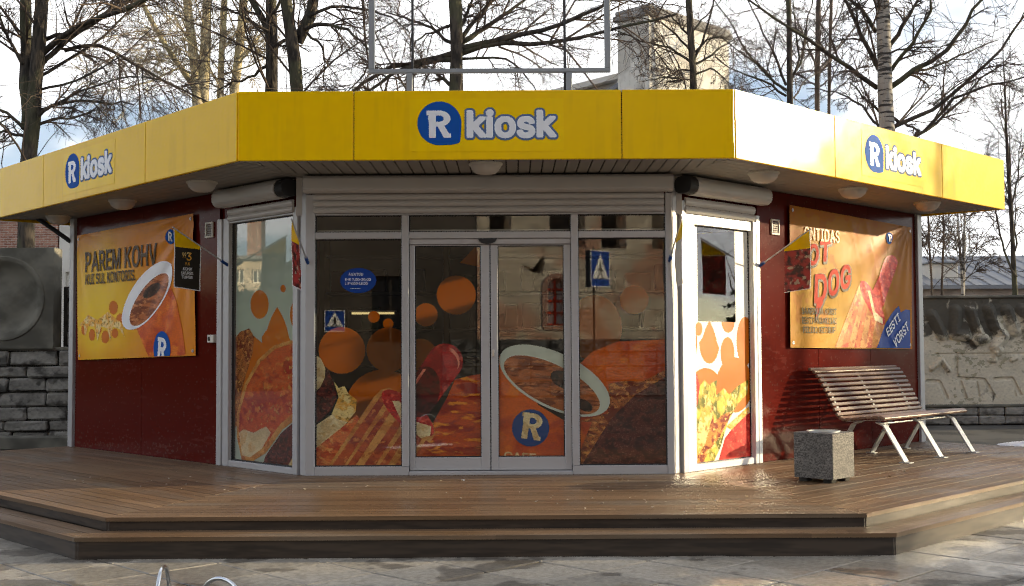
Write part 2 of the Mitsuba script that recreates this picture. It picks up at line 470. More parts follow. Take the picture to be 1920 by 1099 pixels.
def text_fit(s, u0, u1, z0, z1, shear=0.0, slope=0.0, fat=0.0, bold=True):
    """Lettering in a box of the wall: its capitals fill u0..u1 by z0..z1."""
    g = text_shape(s, bold)
    a, b, c, d = g.bounds
    g = affinity.affine_transform(g, [(u1 - u0) / (c - a), 0, 0, (z1 - z0) / (d - b), u0 - a * (u1 - u0) / (c - a), z0 - b * (z1 - z0) / (d - b)])
    if fat:
        g = g.buffer(fat)
    if shear or slope:
        g = affinity.affine_transform(g, [1, shear, slope, 1, -shear * z0, -slope * u0])
    return g


def text_line(s, u0, u1, z0, z1, gap=0.22, fat=0.0):
    """A line of bold capitals set wide, each letter by itself, filling u0..u1 by z0..z1."""
    cap_h = text_shape('H').bounds[3]
    gl, x = [], 0.0
    for ch in s:
        if ch == ' ':
            x += 0.42
            continue
        g = text_shape(ch)
        a, b, c, d = g.bounds
        gl.append(affinity.translate(g, x - a, 0))
        x += (c - a) + gap * 0.6
    g = union_all(gl)
    a, b, c, d = g.bounds
    k = (u1 - u0) / (c - a)
    g = affinity.affine_transform(g, [k, 0, 0, (z1 - z0) / cap_h, u0 - a * k, z0])
    return g.buffer(fat) if fat else g


def drop_shape(cu, cz, r):
    c = Point(cu, cz).buffer(r, 24)
    q = Polygon([(cu, cz), (cu + r, cz), (cu + r * 0.97, cz - r * 0.60), (cu + r * 0.93, cz - r * 0.84), (cu + r * 0.86, cz - r * 0.92), (cu + r * 0.55, cz - r * 0.985), (cu, cz - r)])
    return union_all([c, q])


def letter_r(cu, cz, h, w):
    """A capital R with a slab at its top left and a foot at its lower right."""
    x0, x1, z0, z1 = cu - w / 2, cu + w / 2, cz - h / 2, cz + h / 2
    st = w * 0.27
    stem = sbox(x0 + w * 0.10, z0, x0 + w * 0.10 + st, z1)
    slab = sbox(x0, z1 - h * 0.15, x0 + w * 0.5, z1)
    bowl = Point(0, 0).buffer(1.0, 20)
    bo = affinity.translate(affinity.scale(bowl, w * 0.46, h * 0.29), x0 + w * 0.52, z1 - h * 0.29)
    bo = union_all([bo, sbox(x0 + w * 0.1, z1 - h * 0.58, x0 + w * 0.52, z1)])
    bi = affinity.translate(affinity.scale(bowl, w * 0.20, h * 0.13), x0 + w * 0.52, z1 - h * 0.29)
    bi = union_all([bi, sbox(x0 + w * 0.1 + st, z1 - h * 0.42, x0 + w * 0.53, z1 - h * 0.16)])
    leg = Polygon([(x0 + w * 0.44, z0 + h * 0.46), (x0 + w * 0.70, z0 + h * 0.46), (x0 + w * 0.93, z0 + h * 0.13), (x1, z0 + h * 0.15), (x1, z0), (x0 + w * 0.72, z0)])
    return union_all([bo.difference(bi), stem, slab, leg]).buffer(w * 0.012)


def tubes(P, R, sides=6, caps=True):
    """Many polylines (n, k, 3) with radii (n, k) as one mesh of tapered tubes."""
    P, R = np.asarray(P, float), np.asarray(R, float)
    n, k, _ = P.shape
    t = np.gradient(P, axis=1)
    t /= np.linalg.norm(t, axis=2, keepdims=True) + 1e-12
    ref = np.where(np.abs(t[:, :1, 2:]) < 0.9, np.array([0, 0, 1.0]), np.array([1.0, 0, 0]))
    a = np.cross(t, np.broadcast_to(ref, t.shape))
    a /= np.linalg.norm(a, axis=2, keepdims=True) + 1e-12
    b = np.cross(t, a)
    ang = np.arange(sides) * 2 * np.pi / sides
    v = P[:, :, None] + R[:, :, None, None] * (np.cos(ang)[:, None] * a[:, :, None] + np.sin(ang)[:, None] * b[:, :, None])
    base = (np.arange(n) * k * sides)[:, None, None]
    i, j = np.arange(k - 1)[None, :, None], np.arange(sides)[None, None, :]
    j2 = (j + 1) % sides
    A, B, C, D = (np.broadcast_to(x, (n, k - 1, sides)).ravel() for x in (base + i * sides + j, base + i * sides + j2, base + (i + 1) * sides + j2, base + (i + 1) * sides + j))
    f = [np.stack([A, B, C], 1), np.stack([A, C, D], 1)]
    if caps:
        for e in (0, k - 1):
            r = base[:, 0] + e * sides + np.arange(sides)[None, :]
            for q in range(1, sides - 1):
                f.append(np.stack([r[:, 0], r[:, q], r[:, q + 1]] if e else [r[:, 0], r[:, q + 1], r[:, q]], 1))
    return trimesh.Trimesh(v.reshape(-1, 3), np.vstack(f), process=False)


def tube(points, r, sides=8):
    p = np.asarray(points, float)
    return tubes(p[None], np.broadcast_to(r, (1, len(p))), sides)


def lathe(profile, n=32):
    return trimesh.creation.revolve(np.array(profile, float), sections=n)


ART = {
 'f_dot': [[(536,1133),(530,1086),(515,1041),(489,1000),(455,967),(415,941),(370,926),(322,921),(274,926),(229,942),(188,968),(154,1002),(129,1043),(113,1088),(108,1136),(113,1183),(129,1228),(154,1269),(188,1303),(228,1328),(274,1344),(321,1349),(369,1343),(414,1327),(455,1301),(489,1267),(515,1226),(530,1181)],[(954,1136),(949,1091),(934,1047),(910,1009),(877,977),(838,953),(795,938),(750,933),(704,938),(661,954),(623,978),(590,1011),(566,1049),(551,1093),(546,1138),(551,1184),(566,1227),(590,1265),(623,1297),(661,1322),(705,1337),(750,1341),(796,1336),(839,1321),(878,1296),(910,1264),(934,1225),(949,1181)],[(667,1439),(666,1427),(662,1416),(656,1406),(647,1397),(637,1391),(626,1387),(614,1386),(602,1387),(590,1391),(580,1398),(572,1406),(565,1417),(561,1428),(560,1440),(561,1452),(565,1463),(572,1473),(580,1482),(590,1488),(602,1492),(614,1493),(626,1492),(637,1488),(647,1481),(656,1473),(662,1463),(666,1451)],[(794,1375),(793,1364),(789,1354),(783,1345),(776,1337),(766,1332),(756,1328),(745,1327),(734,1328),(724,1332),(715,1338),(707,1345),(701,1355),(698,1365),(697,1376),(698,1387),(701,1397),(707,1406),(715,1414),(724,1420),(734,1423),(745,1424),(756,1423),(766,1419),(776,1413),(783,1406),(789,1396),(793,1386)],[(1051,607),(1042,529),(1016,456),(974,390),(919,335),(852,294),(779,269),(701,261),(623,270),(549,296),(483,338),(428,393),(386,459),(360,533),(351,611),(360,688),(386,762),(428,828),(483,883),(549,924),(623,949),(701,958),(779,948),(853,922),(919,880),(975,825),(1016,758),(1042,684)],[(1550,1634),(1546,1594),(1532,1556),(1510,1522),(1482,1494),(1447,1472),(1409,1459),(1369,1455),(1329,1460),(1291,1473),(1257,1495),(1228,1524),(1207,1558),(1194,1596),(1189,1636),(1194,1677),(1207,1715),(1229,1749),(1258,1777),(1292,1799),(1330,1812),(1370,1816),(1411,1811),(1449,1798),(1483,1776),(1511,1747),(1533,1713),(1546,1675)],[(1199,1456),(1196,1432),(1188,1409),(1175,1389),(1158,1372),(1138,1360),(1115,1352),(1091,1349),(1067,1352),(1045,1360),(1024,1373),(1007,1390),(995,1410),(987,1433),(984,1457),(987,1481),(995,1504),(1008,1524),(1025,1541),(1045,1553),(1068,1561),(1092,1564),(1115,1561),(1138,1553),(1158,1540),(1175,1523),(1188,1502),(1196,1480)],[(1188,1091),(1184,1058),(1173,1028),(1156,1000),(1133,977),(1105,960),(1074,949),(1042,946),(1009,950),(978,961),(951,978),(928,1001),(910,1029),(900,1060),(896,1092),(900,1125),(910,1156),(928,1183),(951,1206),(979,1223),(1010,1234),(1042,1238),(1075,1234),(1106,1223),(1133,1205),(1156,1182),(1174,1154),(1184,1123)],[(2889,1325),(2882,1258),(2862,1194),(2831,1137),(2791,1090),(2743,1054),(2689,1032),(2633,1025),(2576,1033),(2523,1055),(2475,1091),(2436,1139),(2406,1197),(2388,1260),(2382,1328),(2389,1395),(2408,1458),(2439,1516),(2479,1563),(2528,1599),(2581,1621),(2638,1628),(2694,1621),(2748,1598),(2795,1562),(2835,1513),(2865,1456),(2883,1392)],[(3135,1582),(3131,1552),(3121,1525),(3105,1500),(3084,1479),(3059,1464),(3031,1454),(3002,1451),(2973,1454),(2945,1464),(2920,1480),(2899,1501),(2884,1526),(2875,1554),(2872,1583),(2875,1613),(2885,1640),(2901,1665),(2922,1686),(2947,1702),(2975,1711),(3005,1714),(3034,1711),(3062,1701),(3086,1685),(3107,1664),(3122,1639),(3132,1611)],[(1542,2075),(1596,2074),(1595,1893),(1405,1933)],[(3459,957),(3451,903),(3429,852),(3393,806),(3347,768),(3291,739),(3229,722),(3164,716),(3100,723),(3038,741),(2983,770),(2937,809),(2903,855),(2882,906),(2875,960),(2883,1014),(2905,1065),(2940,1111),(2987,1150),(3043,1178),(3105,1196),(3170,1202),(3235,1195),(3296,1177),(3351,1148),(3397,1109),(3431,1063),(3452,1011)]],
 'f_cream': [[(54,1112),(127,1063),(171,975),(166,888),(128,805),(55,733)],[(56,433),(264,572),(405,523),(332,432),(56,221)]],
 'f_meat': [[(55,743),(142,820),(186,975),(244,839),(278,708),(220,587),(128,505),(56,443)]],
 'f_egg': [[(249,848),(293,790),(346,809),(380,741),(458,683),(449,576),(371,480),(274,509),(230,558),(293,708)]],
 'f_crust': [[(56,221),(322,432),(458,547),(507,479),(478,334),(371,142),(284,7),(57,9)]],
 'f_bun': [[(149,8),(614,706),(682,773),(759,792),(954,670),(1157,461),(1176,364),(924,4)]],
 'f_stripe': [[(682,720),(730,679),(279,-17),(163,-16)],[(750,623),(784,594),(380,-17),(298,-17)],[(832,526),(881,484),(565,-18),(448,-18)],[(914,438),(948,409),(673,-19),(592,-18)],[(1002,360),(1050,319),(849,-20),(733,-19)],[(1089,312),(1123,283),(936,-20),(854,-20)]],
 'f_sauce': [[(1150,360),(1128,346),(1095,342),(1053,349),(1005,367),(953,394),(900,430),(847,472),(799,519),(757,567),(723,615),(700,660),(687,701),(687,734),(698,758),(721,772),(754,776),(795,769),(843,751),(896,724),(949,688),(1001,646),(1050,599),(1092,551),(1125,503),(1149,458),(1161,418),(1162,385)]],
 'f_creamB': [[(784,671),(847,671),(978,486),(1138,437),(1128,350),(1040,331),(866,487)]],
 'f_sausage': [[(1130,1122),(1162,1156),(1202,1180),(1248,1192),(1295,1190),(1340,1175),(1378,1148),(1408,1111),(1426,1068),(1431,1021),(1423,975),(1401,933),(1141,584),(1111,553),(1075,531),(1033,521),(990,522),(950,536),(914,560),(887,593),(871,633),(866,675),(874,717),(893,756)]],
 'f_shine': [[(1277,1171),(1294,1177),(1312,1177),(1329,1173),(1345,1164),(1357,1150),(1365,1134),(1368,1116),(1366,1099),(1359,1082),(1348,1068),(1333,1058),(1212,1009),(1197,1004),(1182,1004),(1167,1008),(1154,1015),(1144,1027),(1137,1040),(1134,1055),(1136,1070),(1142,1084),(1151,1096),(1164,1105)]],
 'f_pizza': [[(1176,364),(1157,475),(1284,702),(1353,862),(1489,895),(1635,918),(1631,96),(953,100)]],
 'f_rim': [[(2758,605),(2735,573),(2700,547),(2654,529),(2599,519),(2535,516),(2465,522),(2390,536),(2312,557),(2233,586),(2155,621),(2079,662),(2008,707),(1943,755),(1886,806),(1839,858),(1802,910),(1777,960),(1763,1007),(1762,1051),(1774,1089),(1797,1122),(1832,1148),(1878,1166),(1933,1176),(1997,1179),(2067,1173),(2143,1159),(2221,1137),(2300,1109),(2379,1074),(2454,1033),(2525,988),(2590,939),(2647,888),(2694,836),(2731,784),(2756,734),(2769,687),(2770,644)]],
 'f_coffee': [[(2671,593),(2650,568),(2617,550),(2572,540),(2517,538),(2454,544),(2385,558),(2311,580),(2235,609),(2159,644),(2085,684),(2017,727),(1955,774),(1902,821),(1859,868),(1828,913),(1809,955),(1804,992),(1812,1024),(1833,1049),(1866,1067),(1911,1078),(1966,1080),(2029,1073),(2099,1059),(2173,1037),(2249,1008),(2325,973),(2398,933),(2467,889),(2529,843),(2582,796),(2624,749),(2655,704),(2674,662),(2679,625)]],
 'f_coffee_dark': [[(2441,800),(2420,780),(2387,772),(2346,776),(2304,793),(2268,819),(2242,851),(2232,884),(2237,913),(2259,933),(2292,941),(2333,937),(2375,920),(2411,894),(2437,862),(2447,829)],[(2608,581),(2591,566),(2561,563),(2526,572),(2492,591),(2466,616),(2453,642),(2456,665),(2473,679),(2503,682),(2538,673),(2572,655),(2598,630),(2611,603)]],
 'f_cup': [[(1733,1112),(1854,966),(2119,625),(2361,479),(2604,468),(2445,92),(1728,96)]],
 'f_badge': [[(2215,417),(2210,379),(2198,343),(2177,311),(2150,285),(2118,265),(2082,253),(2044,248),(2006,253),(1970,266),(1938,286),(1912,313),(1892,345),(1879,381),(1875,418),(1880,456),(1892,492),(1913,524),(1940,550),(1972,570),(2008,583),(2046,587),(2084,582),(2120,570),(2152,549),(2179,522),(2199,490),(2211,454)]],
 'f_glow': [[(2462,962),(2609,1107),(2853,1203),(3321,1220),(3316,812),(2749,428),(2458,430)]],
 'f_toast': [[(2458,468),(2750,549),(2762,815),(2908,844),(3068,833),(3318,958),(3307,-9),(2454,-4)]],
 'f_rye': [[(2454,-4),(2592,207),(2778,496),(2994,707),(3317,900),(3307,-9)]],
 'l_dot': [[(4092,1575),(4089,1544),(4077,1516),(4059,1490),(4034,1469),(4005,1453),(3972,1443),(3937,1441),(3901,1445),(3868,1456),(3837,1473),(3812,1496),(3792,1523),(3780,1553),(3776,1584),(3780,1615),(3791,1645),(3810,1671),(3835,1692),(3866,1707),(3899,1717),(3934,1719),(3970,1714),(4003,1702),(4033,1685),(4058,1662),(4076,1635),(4088,1606)],[(4237,1545),(4250,1535),(4281,1506),(4322,1461),(4366,1402),(4405,1334),(4433,1261),(4486,1189),(4461,1122),(4421,1064),(4369,1020),(4307,991),(4241,981),(4173,990),(4110,1018),(4055,1063),(4012,1122),(3985,1191),(3975,1266),(4068,1338),(4108,1407),(4152,1465),(4193,1509),(4224,1536)],[(4639,1466),(4637,1437),(4630,1410),(4619,1386),(4604,1366),(4586,1351),(4566,1342),(4545,1339),(4524,1343),(4504,1352),(4486,1368),(4471,1389),(4459,1414),(4452,1441),(4449,1470),(4452,1499),(4459,1526),(4470,1550),(4485,1570),(4503,1585),(4523,1594),(4544,1596),(4565,1593),(4585,1582),(4603,1567),(4618,1546),(4629,1521),(4636,1494)],[(4378,1717),(4377,1709),(4374,1702),(4368,1695),(4362,1690),(4353,1686),(4344,1684),(4334,1683),(4324,1685),(4315,1688),(4306,1692),(4299,1698),(4294,1705),(4291,1712),(4289,1720),(4290,1728),(4294,1735),(4299,1742),(4306,1747),(4314,1751),(4324,1753),(4334,1754),(4343,1752),(4353,1750),(4361,1745),(4368,1739),(4373,1732),(4377,1725)],[(3510,1202),(3835,1277),(4114,1147),(4572,1220),(4575,630),(3517,492)]],
 'l_crust': [[(3450,1228),(3596,1322),(3759,1351),(3845,1267),(3818,1112),(3696,888),(3612,705),(3566,390),(3459,385)]],
 'l_edge': [[(3548,285),(3546,520),(3678,800),(3912,1045),(4186,1183),(4597,1250),(4601,524),(4333,394),(4057,159),(3827,63),(3637,71)]],
 'l_bun': [[(3587,276),(3594,516),(3726,790),(3959,1020),(4222,1152),(4597,1220),(4600,602),(4298,442),(4029,218),(3750,182)]],
 'l_tip': [[(3586,328),(3672,369),(3843,341),(4064,412),(4146,355),(3993,196),(3789,102),(3646,113)]],
 'l_seed': [[(4490,779),(4481,770),(4467,771),(4461,780),(4469,789),(4484,789)],[(4002,555),(3996,541),(3985,540),(3981,555),(3987,569),(3997,569)],[(4452,801),(4438,790),(4427,792),(4431,806),(4445,817),(4455,815)],[(4001,431),(3992,421),(3977,421),(3971,431),(3980,441),(3995,441)],[(4108,786),(4105,771),(4093,770),(4084,783),(4087,799),(4099,800)],[(4477,795),(4475,783),(4463,782),(4452,792),(4453,804),(4466,805)],[(4276,588),(4273,576),(4263,575),(4256,586),(4258,598),(4268,599)],[(4006,601),(4000,587),(3991,586),(3987,601),(3992,615),(4001,616)],[(4382,945),(4370,936),(4359,938),(4361,950),(4373,959),(4384,956)],[(4051,780),(4046,765),(4031,764),(4021,778),(4026,793),(4042,794)],[(3940,548),(3929,537),(3919,538),(3921,550),(3931,560),(3941,559)],[(4462,978),(4455,965),(4446,966),(4444,979),(4451,992),(4460,992)],[(4132,631),(4130,618),(4120,618),(4113,630),(4115,643),(4125,643)],[(4227,734),(4224,725),(4212,723),(4202,731),(4205,740),(4217,742)],[(4254,790),(4241,779),(4230,781),(4231,794),(4245,805),(4256,803)],[(3956,587),(3946,576),(3933,577),(3931,588),(3941,599),(3953,598)],[(4459,566),(4461,554),(4449,550),(4434,560),(4432,572),(4445,576)],[(4450,886),(4447,872),(4435,871),(4426,884),(4428,898),(4440,899)],[(4324,716),(4318,703),(4306,703),(4300,715),(4306,728),(4318,728)],[(3772,477),(3767,462),(3751,461),(3740,474),(3745,489),(3760,490)],[(4224,587),(4228,574),(4219,572),(4207,583),(4203,597),(4212,599)],[(4486,973),(4478,963),(4464,963),(4457,973),(4465,983),(4479,983)],[(4288,542),(4285,528),(4274,527),(4266,540),(4269,554),(4280,555)],[(4476,594),(4479,581),(4468,578),(4455,589),(4452,603),(4463,605)],[(4471,648),(4461,636),(4451,637),(4451,650),(4461,662),(4471,661)],[(4223,502),(4219,491),(4207,490),(4200,500),(4203,511),(4215,512)],[(4229,578),(4229,564),(4215,561),(4200,571),(4200,584),(4214,588)],[(4099,464),(4102,449),(4093,447),(4082,460),(4079,475),(4088,477)],[(4398,934),(4399,924),(4389,922),(4377,929),(4377,939),(4387,941)],[(4326,608),(4325,595),(4316,594),(4307,605),(4307,618),(4317,619)],[(4447,1050),(4441,1036),(4428,1036),(4423,1050),(4430,1064),(4442,1064)],[(4260,560),(4259,545),(4246,543),(4234,555),(4235,570),(4248,572)],[(4462,783),(4451,771),(4437,773),(4434,786),(4445,798),(4459,797)],[(4494,1069),(4483,1060),(4469,1062),(4467,1073),(4478,1082),(4492,1080)],[(3790,544),(3780,533),(3768,534),(3768,546),(3778,557),(3790,556)],[(3999,492),(3988,478),(3976,479),(3975,494),(3987,508),(3999,507)],[(4528,635),(4516,625),(4506,627),(4508,639),(4520,649),(4530,647)],[(4469,966),(4462,956),(4452,957),(4449,967),(4456,977),(4466,976)],[(3840,623),(3839,608),(3828,607),(3817,619),(3817,634),(3829,636)],[(4469,907),(4461,899),(4452,900),(4452,910),(4461,918),(4469,917)],[(4531,848),(4525,836),(4513,836),(4506,848),(4512,860),(4524,860)],[(4267,619),(4266,609),(4258,608),(4250,616),(4251,626),(4260,627)],[(3967,580),(3963,565),(3949,564),(3939,578),(3944,593),(3958,594)],[(4500,619),(4488,608),(4475,610),(4473,623),(4486,633),(4499,632)],[(3960,585),(3947,573),(3934,575),(3933,588),(3946,599),(3959,598)],[(3842,470),(3828,458),(3816,460),(3818,474),(3832,486),(3844,484)],[(4167,591),(4156,580),(4141,581),(4137,593),(4148,604),(4163,603)],[(4491,972),(4481,962),(4472,963),(4474,975),(4484,985),(4493,984)],[(4521,810),(4517,800),(4505,800),(4499,808),(4503,818),(4515,818)],[(4517,839),(4520,825),(4508,821),(4492,833),(4489,847),(4501,850)],[(4119,523),(4117,509),(4106,508),(4096,520),(4098,533),(4109,535)],[(4195,611),(4186,601),(4174,602),(4171,613),(4181,623),(4193,622)],[(4353,783),(4341,771),(4332,773),(4335,786),(4347,797),(4356,796)],[(3818,461),(3811,446),(3802,446),(3800,461),(3807,476),(3816,476)]],
 'l_meat': [[(4601,514),(4316,363),(4048,128),(3976,-24),(4603,21)]],
 'l_leaf': [[(4371,5),(4543,188),(4603,192),(4603,21)]],
 'l_hole': [[(3437,2559),(4548,2461),(4551,1814),(3445,1759)]],
 'r_hole': [[(436,2270),(1033,2280),(1011,1387),(417,1390)]],
 'r_dot': [[(396,1190),(393,1144),(384,1100),(371,1060),(355,1027),(335,1003),(314,987),(292,983),(270,988),(249,1004),(231,1029),(216,1062),(205,1101),(199,1145),(197,1191),(201,1237),(209,1280),(221,1320),(238,1353),(257,1378),(278,1393),(300,1399),(323,1394),(343,1379),(362,1354),(377,1321),(388,1281),(395,1237)],[(483,1316),(481,1301),(477,1287),(469,1275),(460,1265),(448,1257),(436,1252),(423,1250),(409,1252),(397,1257),(386,1264),(377,1275),(370,1287),(366,1301),(365,1315),(367,1329),(372,1343),(379,1355),(388,1366),(400,1374),(412,1379),(425,1380),(438,1379),(451,1374),(462,1367),(471,1356),(478,1344),(482,1330)],[(596,1392),(604,1386),(623,1366),(648,1333),(675,1292),(699,1243),(716,1190),(749,1137),(732,1088),(704,1046),(669,1014),(629,995),(587,988),(545,996),(506,1016),(474,1049),(449,1090),(434,1139),(430,1190),(487,1242),(513,1291),(541,1333),(568,1365),(587,1385)],[(1011,1387),(1008,1364),(999,1342),(986,1322),(968,1305),(947,1293),(924,1285),(900,1282),(876,1285),(854,1292),(834,1305),(818,1321),(806,1340),(798,1362),(796,1384),(799,1407),(808,1429),(821,1449),(838,1465),(859,1478),(881,1486),(905,1489),(929,1487),(952,1479),(972,1467),(989,1451),(1001,1432),(1009,1410)],[(1003,1086),(1000,1051),(990,1019),(975,989),(956,965),(934,947),(909,936),(883,933),(857,937),(833,949),(812,967),(794,992),(781,1021),(774,1054),(772,1088),(775,1122),(784,1154),(799,1183),(817,1208),(840,1226),(864,1237),(890,1241),(916,1237),(940,1226),(962,1207),(980,1183),(993,1153),(1001,1121)],[(1309,767),(1299,707),(1274,650),(1235,600),(1184,559),(1124,529),(1058,512),(989,508),(921,517),(858,540),(802,574),(755,617),(721,669),(701,725),(694,784),(703,842),(726,898),(763,947),(811,988),(869,1019),(934,1039),(1002,1045),(1071,1037),(1136,1016),(1195,983),(1244,939),(1280,887),(1302,828)],[(1339,1200),(1334,1146),(1321,1094),(1302,1048),(1277,1010),(1248,982),(1216,964),(1183,959),(1150,965),(1120,984),(1093,1013),(1071,1051),(1054,1096),(1045,1147),(1042,1200),(1047,1253),(1060,1304),(1078,1349),(1102,1388),(1131,1417),(1162,1435),(1196,1441),(1228,1436),(1260,1418),(1287,1390),(1310,1351),(1327,1305),(1337,1254)],[(781,751),(774,708),(753,668),(721,633),(679,604),(629,583),(575,571),(518,568),(461,575),(408,592),(361,616),(322,647),(294,684),(276,724),(271,766),(278,807),(297,846),(327,881),(367,910),(416,932),(469,945),(526,949),(583,943),(637,928),(686,904),(727,873),(757,836),(776,794)]],
 'r_red': [[(241,914),(390,892),(437,751),(366,555),(231,413)],[(685,12),(823,271),(1041,423),(1302,515),(1287,-34)]],
 'r_leaf': [[(429,781),(507,839),(574,787),(704,834),(683,683),(816,750),(904,686),(1050,764),(1235,822),(1213,686),(1045,588),(880,431),(751,194),(608,33),(406,68),(275,165),(338,408)]],
 'r_filling': [[(501,599),(613,635),(652,442),(793,496),(954,530),(735,286),(560,171),(456,54),(273,58),(377,307)]],
 'r_white': [[(450,551),(588,656),(619,494),(493,225),(357,120),(326,231)],[(843,382),(1228,560),(1246,507),(931,346)]],
 'bl_rim': [[(2338,2074),(2382,2050),(2412,2016),(2425,1975),(2423,1926),(2405,1872),(2371,1814),(2322,1753),(2260,1692),(2186,1631),(2103,1573),(2011,1520),(1915,1472),(1817,1432),(1720,1401),(1627,1380),(1540,1370),(1464,1371),(1399,1384),(1350,1408),(1317,1442),(1301,1485),(1303,1537),(1324,1594),(1362,1656),(1416,1721),(1484,1785),(1563,1847),(1652,1906),(1747,1959),(1845,2004),(1943,2041),(2038,2069),(2127,2086),(2209,2092),(2279,2088)]],
 'bl_coffee': [[(2301,1949),(2334,1928),(2350,1896),(2348,1856),(2327,1809),(2290,1756),(2237,1700),(2170,1643),(2092,1588),(2007,1537),(1917,1492),(1827,1455),(1740,1428),(1661,1413),(1593,1410),(1540,1419),(1504,1440),(1487,1473),(1489,1515),(1511,1565),(1552,1620),(1609,1679),(1680,1737),(1761,1793),(1849,1843),(1940,1887),(2029,1921),(2113,1946),(2188,1959),(2252,1960)]],
 'bl_coffee_dark': [[(2159,1855),(2172,1834),(2157,1805),(2117,1774),(2056,1744),(1984,1721),(1912,1707),(1850,1705),(1809,1715),(1795,1737),(1810,1766),(1853,1798),(1915,1827),(1987,1851),(2059,1864),(2119,1865)]],
 'bl_cup': [[(1597,1418),(2011,1641),(2330,1858),(2511,1654),(2626,1345),(2716,1057),(1951,1043)]],
 'bl_badge': [[(2397,1152),(2393,1109),(2380,1069),(2359,1033),(2331,1002),(2298,979),(2260,965),(2219,959),(2178,964),(2139,978),(2104,1001),(2074,1031),(2051,1068),(2037,1109),(2031,1152),(2035,1196),(2049,1237),(2070,1274),(2099,1304),(2134,1327),(2172,1341),(2213,1345),(2254,1340),(2292,1325),(2327,1302),(2356,1271),(2378,1235),(2392,1194)],[(2479,2335),(2477,2318),(2470,2301),(2458,2287),(2442,2276),(2423,2268),(2402,2263),(2380,2263),(2357,2266),(2336,2273),(2316,2284),(2300,2298),(2287,2314),(2279,2331),(2277,2349),(2279,2367),(2286,2383),(2298,2397),(2314,2409),(2333,2417),(2355,2421),(2377,2421),(2400,2418),(2421,2410),(2440,2399),(2457,2386),(2469,2370),(2476,2353)]],
 'bl_dot': [[(1193,1623),(1190,1606),(1183,1589),(1171,1575),(1155,1563),(1136,1554),(1114,1548),(1091,1547),(1068,1550),(1046,1556),(1026,1566),(1009,1579),(997,1594),(989,1611),(986,1629),(988,1646),(995,1663),(1007,1677),(1024,1689),(1043,1698),(1065,1703),(1088,1704),(1111,1702),(1133,1695),(1153,1685),(1169,1672),(1182,1657),(1190,1640)],[(1360,1481),(1358,1465),(1351,1450),(1339,1437),(1323,1426),(1304,1418),(1283,1413),(1261,1411),(1238,1414),(1216,1419),(1197,1428),(1180,1440),(1168,1454),(1160,1469),(1157,1485),(1159,1501),(1166,1516),(1178,1530),(1194,1541),(1214,1549),(1235,1554),(1258,1555),(1280,1553),(1302,1547),(1321,1538),(1337,1526),(1350,1512),(1357,1497)],[(647,1322),(645,1307),(639,1293),(630,1280),(617,1269),(602,1261),(585,1257),(567,1255),(548,1257),(531,1262),(515,1270),(502,1281),(492,1294),(485,1309),(483,1324),(484,1339),(490,1354),(500,1367),(513,1377),(528,1385),(545,1390),(563,1392),(582,1390),(599,1384),(615,1376),(628,1365),(638,1352),(644,1337)],[(993,1294),(991,1278),(984,1263),(974,1249),(960,1238),(942,1229),(923,1224),(903,1222),(882,1224),(862,1230),(845,1238),(830,1250),(818,1264),(811,1280),(808,1296),(810,1312),(817,1328),(828,1342),(842,1353),(859,1362),(879,1367),(899,1368),(920,1366),(940,1361),(957,1352),(972,1340),(983,1326),(990,1311)],[(1211,1334),(1210,1322),(1204,1311),(1195,1301),(1183,1292),(1169,1286),(1153,1282),(1136,1281),(1118,1282),(1102,1287),(1087,1293),(1075,1302),(1065,1312),(1059,1324),(1057,1336),(1059,1348),(1064,1360),(1073,1370),(1085,1378),(1100,1384),(1116,1388),(1133,1389),(1150,1388),(1167,1383),(1182,1377),(1194,1368),(1203,1358),(1209,1346)],[(426,1387),(425,1373),(420,1360),(412,1348),(401,1339),(388,1331),(374,1327),(358,1326),(342,1327),(328,1332),(314,1340),(303,1350),(294,1362),(289,1375),(287,1389),(288,1403),(293,1416),(301,1428),(312,1438),(325,1445),(339,1450),(355,1451),(371,1449),(385,1444),(399,1437),(410,1427),(419,1415),(424,1401)],[(806,1382),(805,1371),(800,1361),(792,1351),(782,1344),(770,1338),(756,1335),(741,1334),(726,1335),(711,1339),(699,1345),(688,1353),(679,1362),(674,1373),(672,1384),(674,1395),(678,1405),(686,1414),(697,1422),(709,1428),(723,1431),(738,1432),(753,1431),(768,1427),(780,1421),(791,1413),(799,1403),(804,1393)]],
 'bl_splash': [[(243,1440),(463,1562),(697,1494),(960,1581),(1183,1485),(1411,1421),(1312,1393),(1364,1291),(1261,1375),(1081,1414),(1033,1245),(951,1392),(792,1419),(716,1248),(631,1421),(467,1424),(387,1300),(356,1426)]],
 'br_bun': [[(2768,1095),(3334,1803),(3409,1877),(3541,1858),(3871,1454),(3918,1369),(3682,1089)]],
 'br_sauce': [[(3888,1386),(3844,1386),(3787,1402),(3720,1434),(3648,1480),(3576,1535),(3510,1597),(3452,1660),(3408,1721),(3380,1776),(3369,1822),(3376,1854),(3402,1872),(3444,1873),(3499,1858),(3565,1828),(3636,1784),(3708,1729),(3776,1667),(3835,1603),(3882,1540),(3912,1483),(3923,1436),(3915,1403)]],
 'br_cream': [[(3513,1767),(3586,1769),(3699,1530),(3871,1454),(3868,1393),(3671,1439)]],
 'br_sausage': [[(3933,2132),(3956,2153),(3990,2171),(4031,2184),(4078,2192),(4126,2193),(4171,2188),(4209,2176),(4238,2159),(4255,2138),(4258,2116),(4247,2092),(3892,1609),(3868,1587),(3832,1569),(3789,1556),(3740,1549),(3691,1550),(3645,1557),(3606,1570),(3577,1589),(3560,1611),(3557,1635),(3567,1658)]],
 'br_stripe': [[(3344,1732),(3389,1674),(3051,1093),(2902,1094)],[(3459,1628),(3517,1569),(3319,1092),(3190,1092)],[(3599,1486),(3683,1439),(3584,1090),(3463,1091)]],
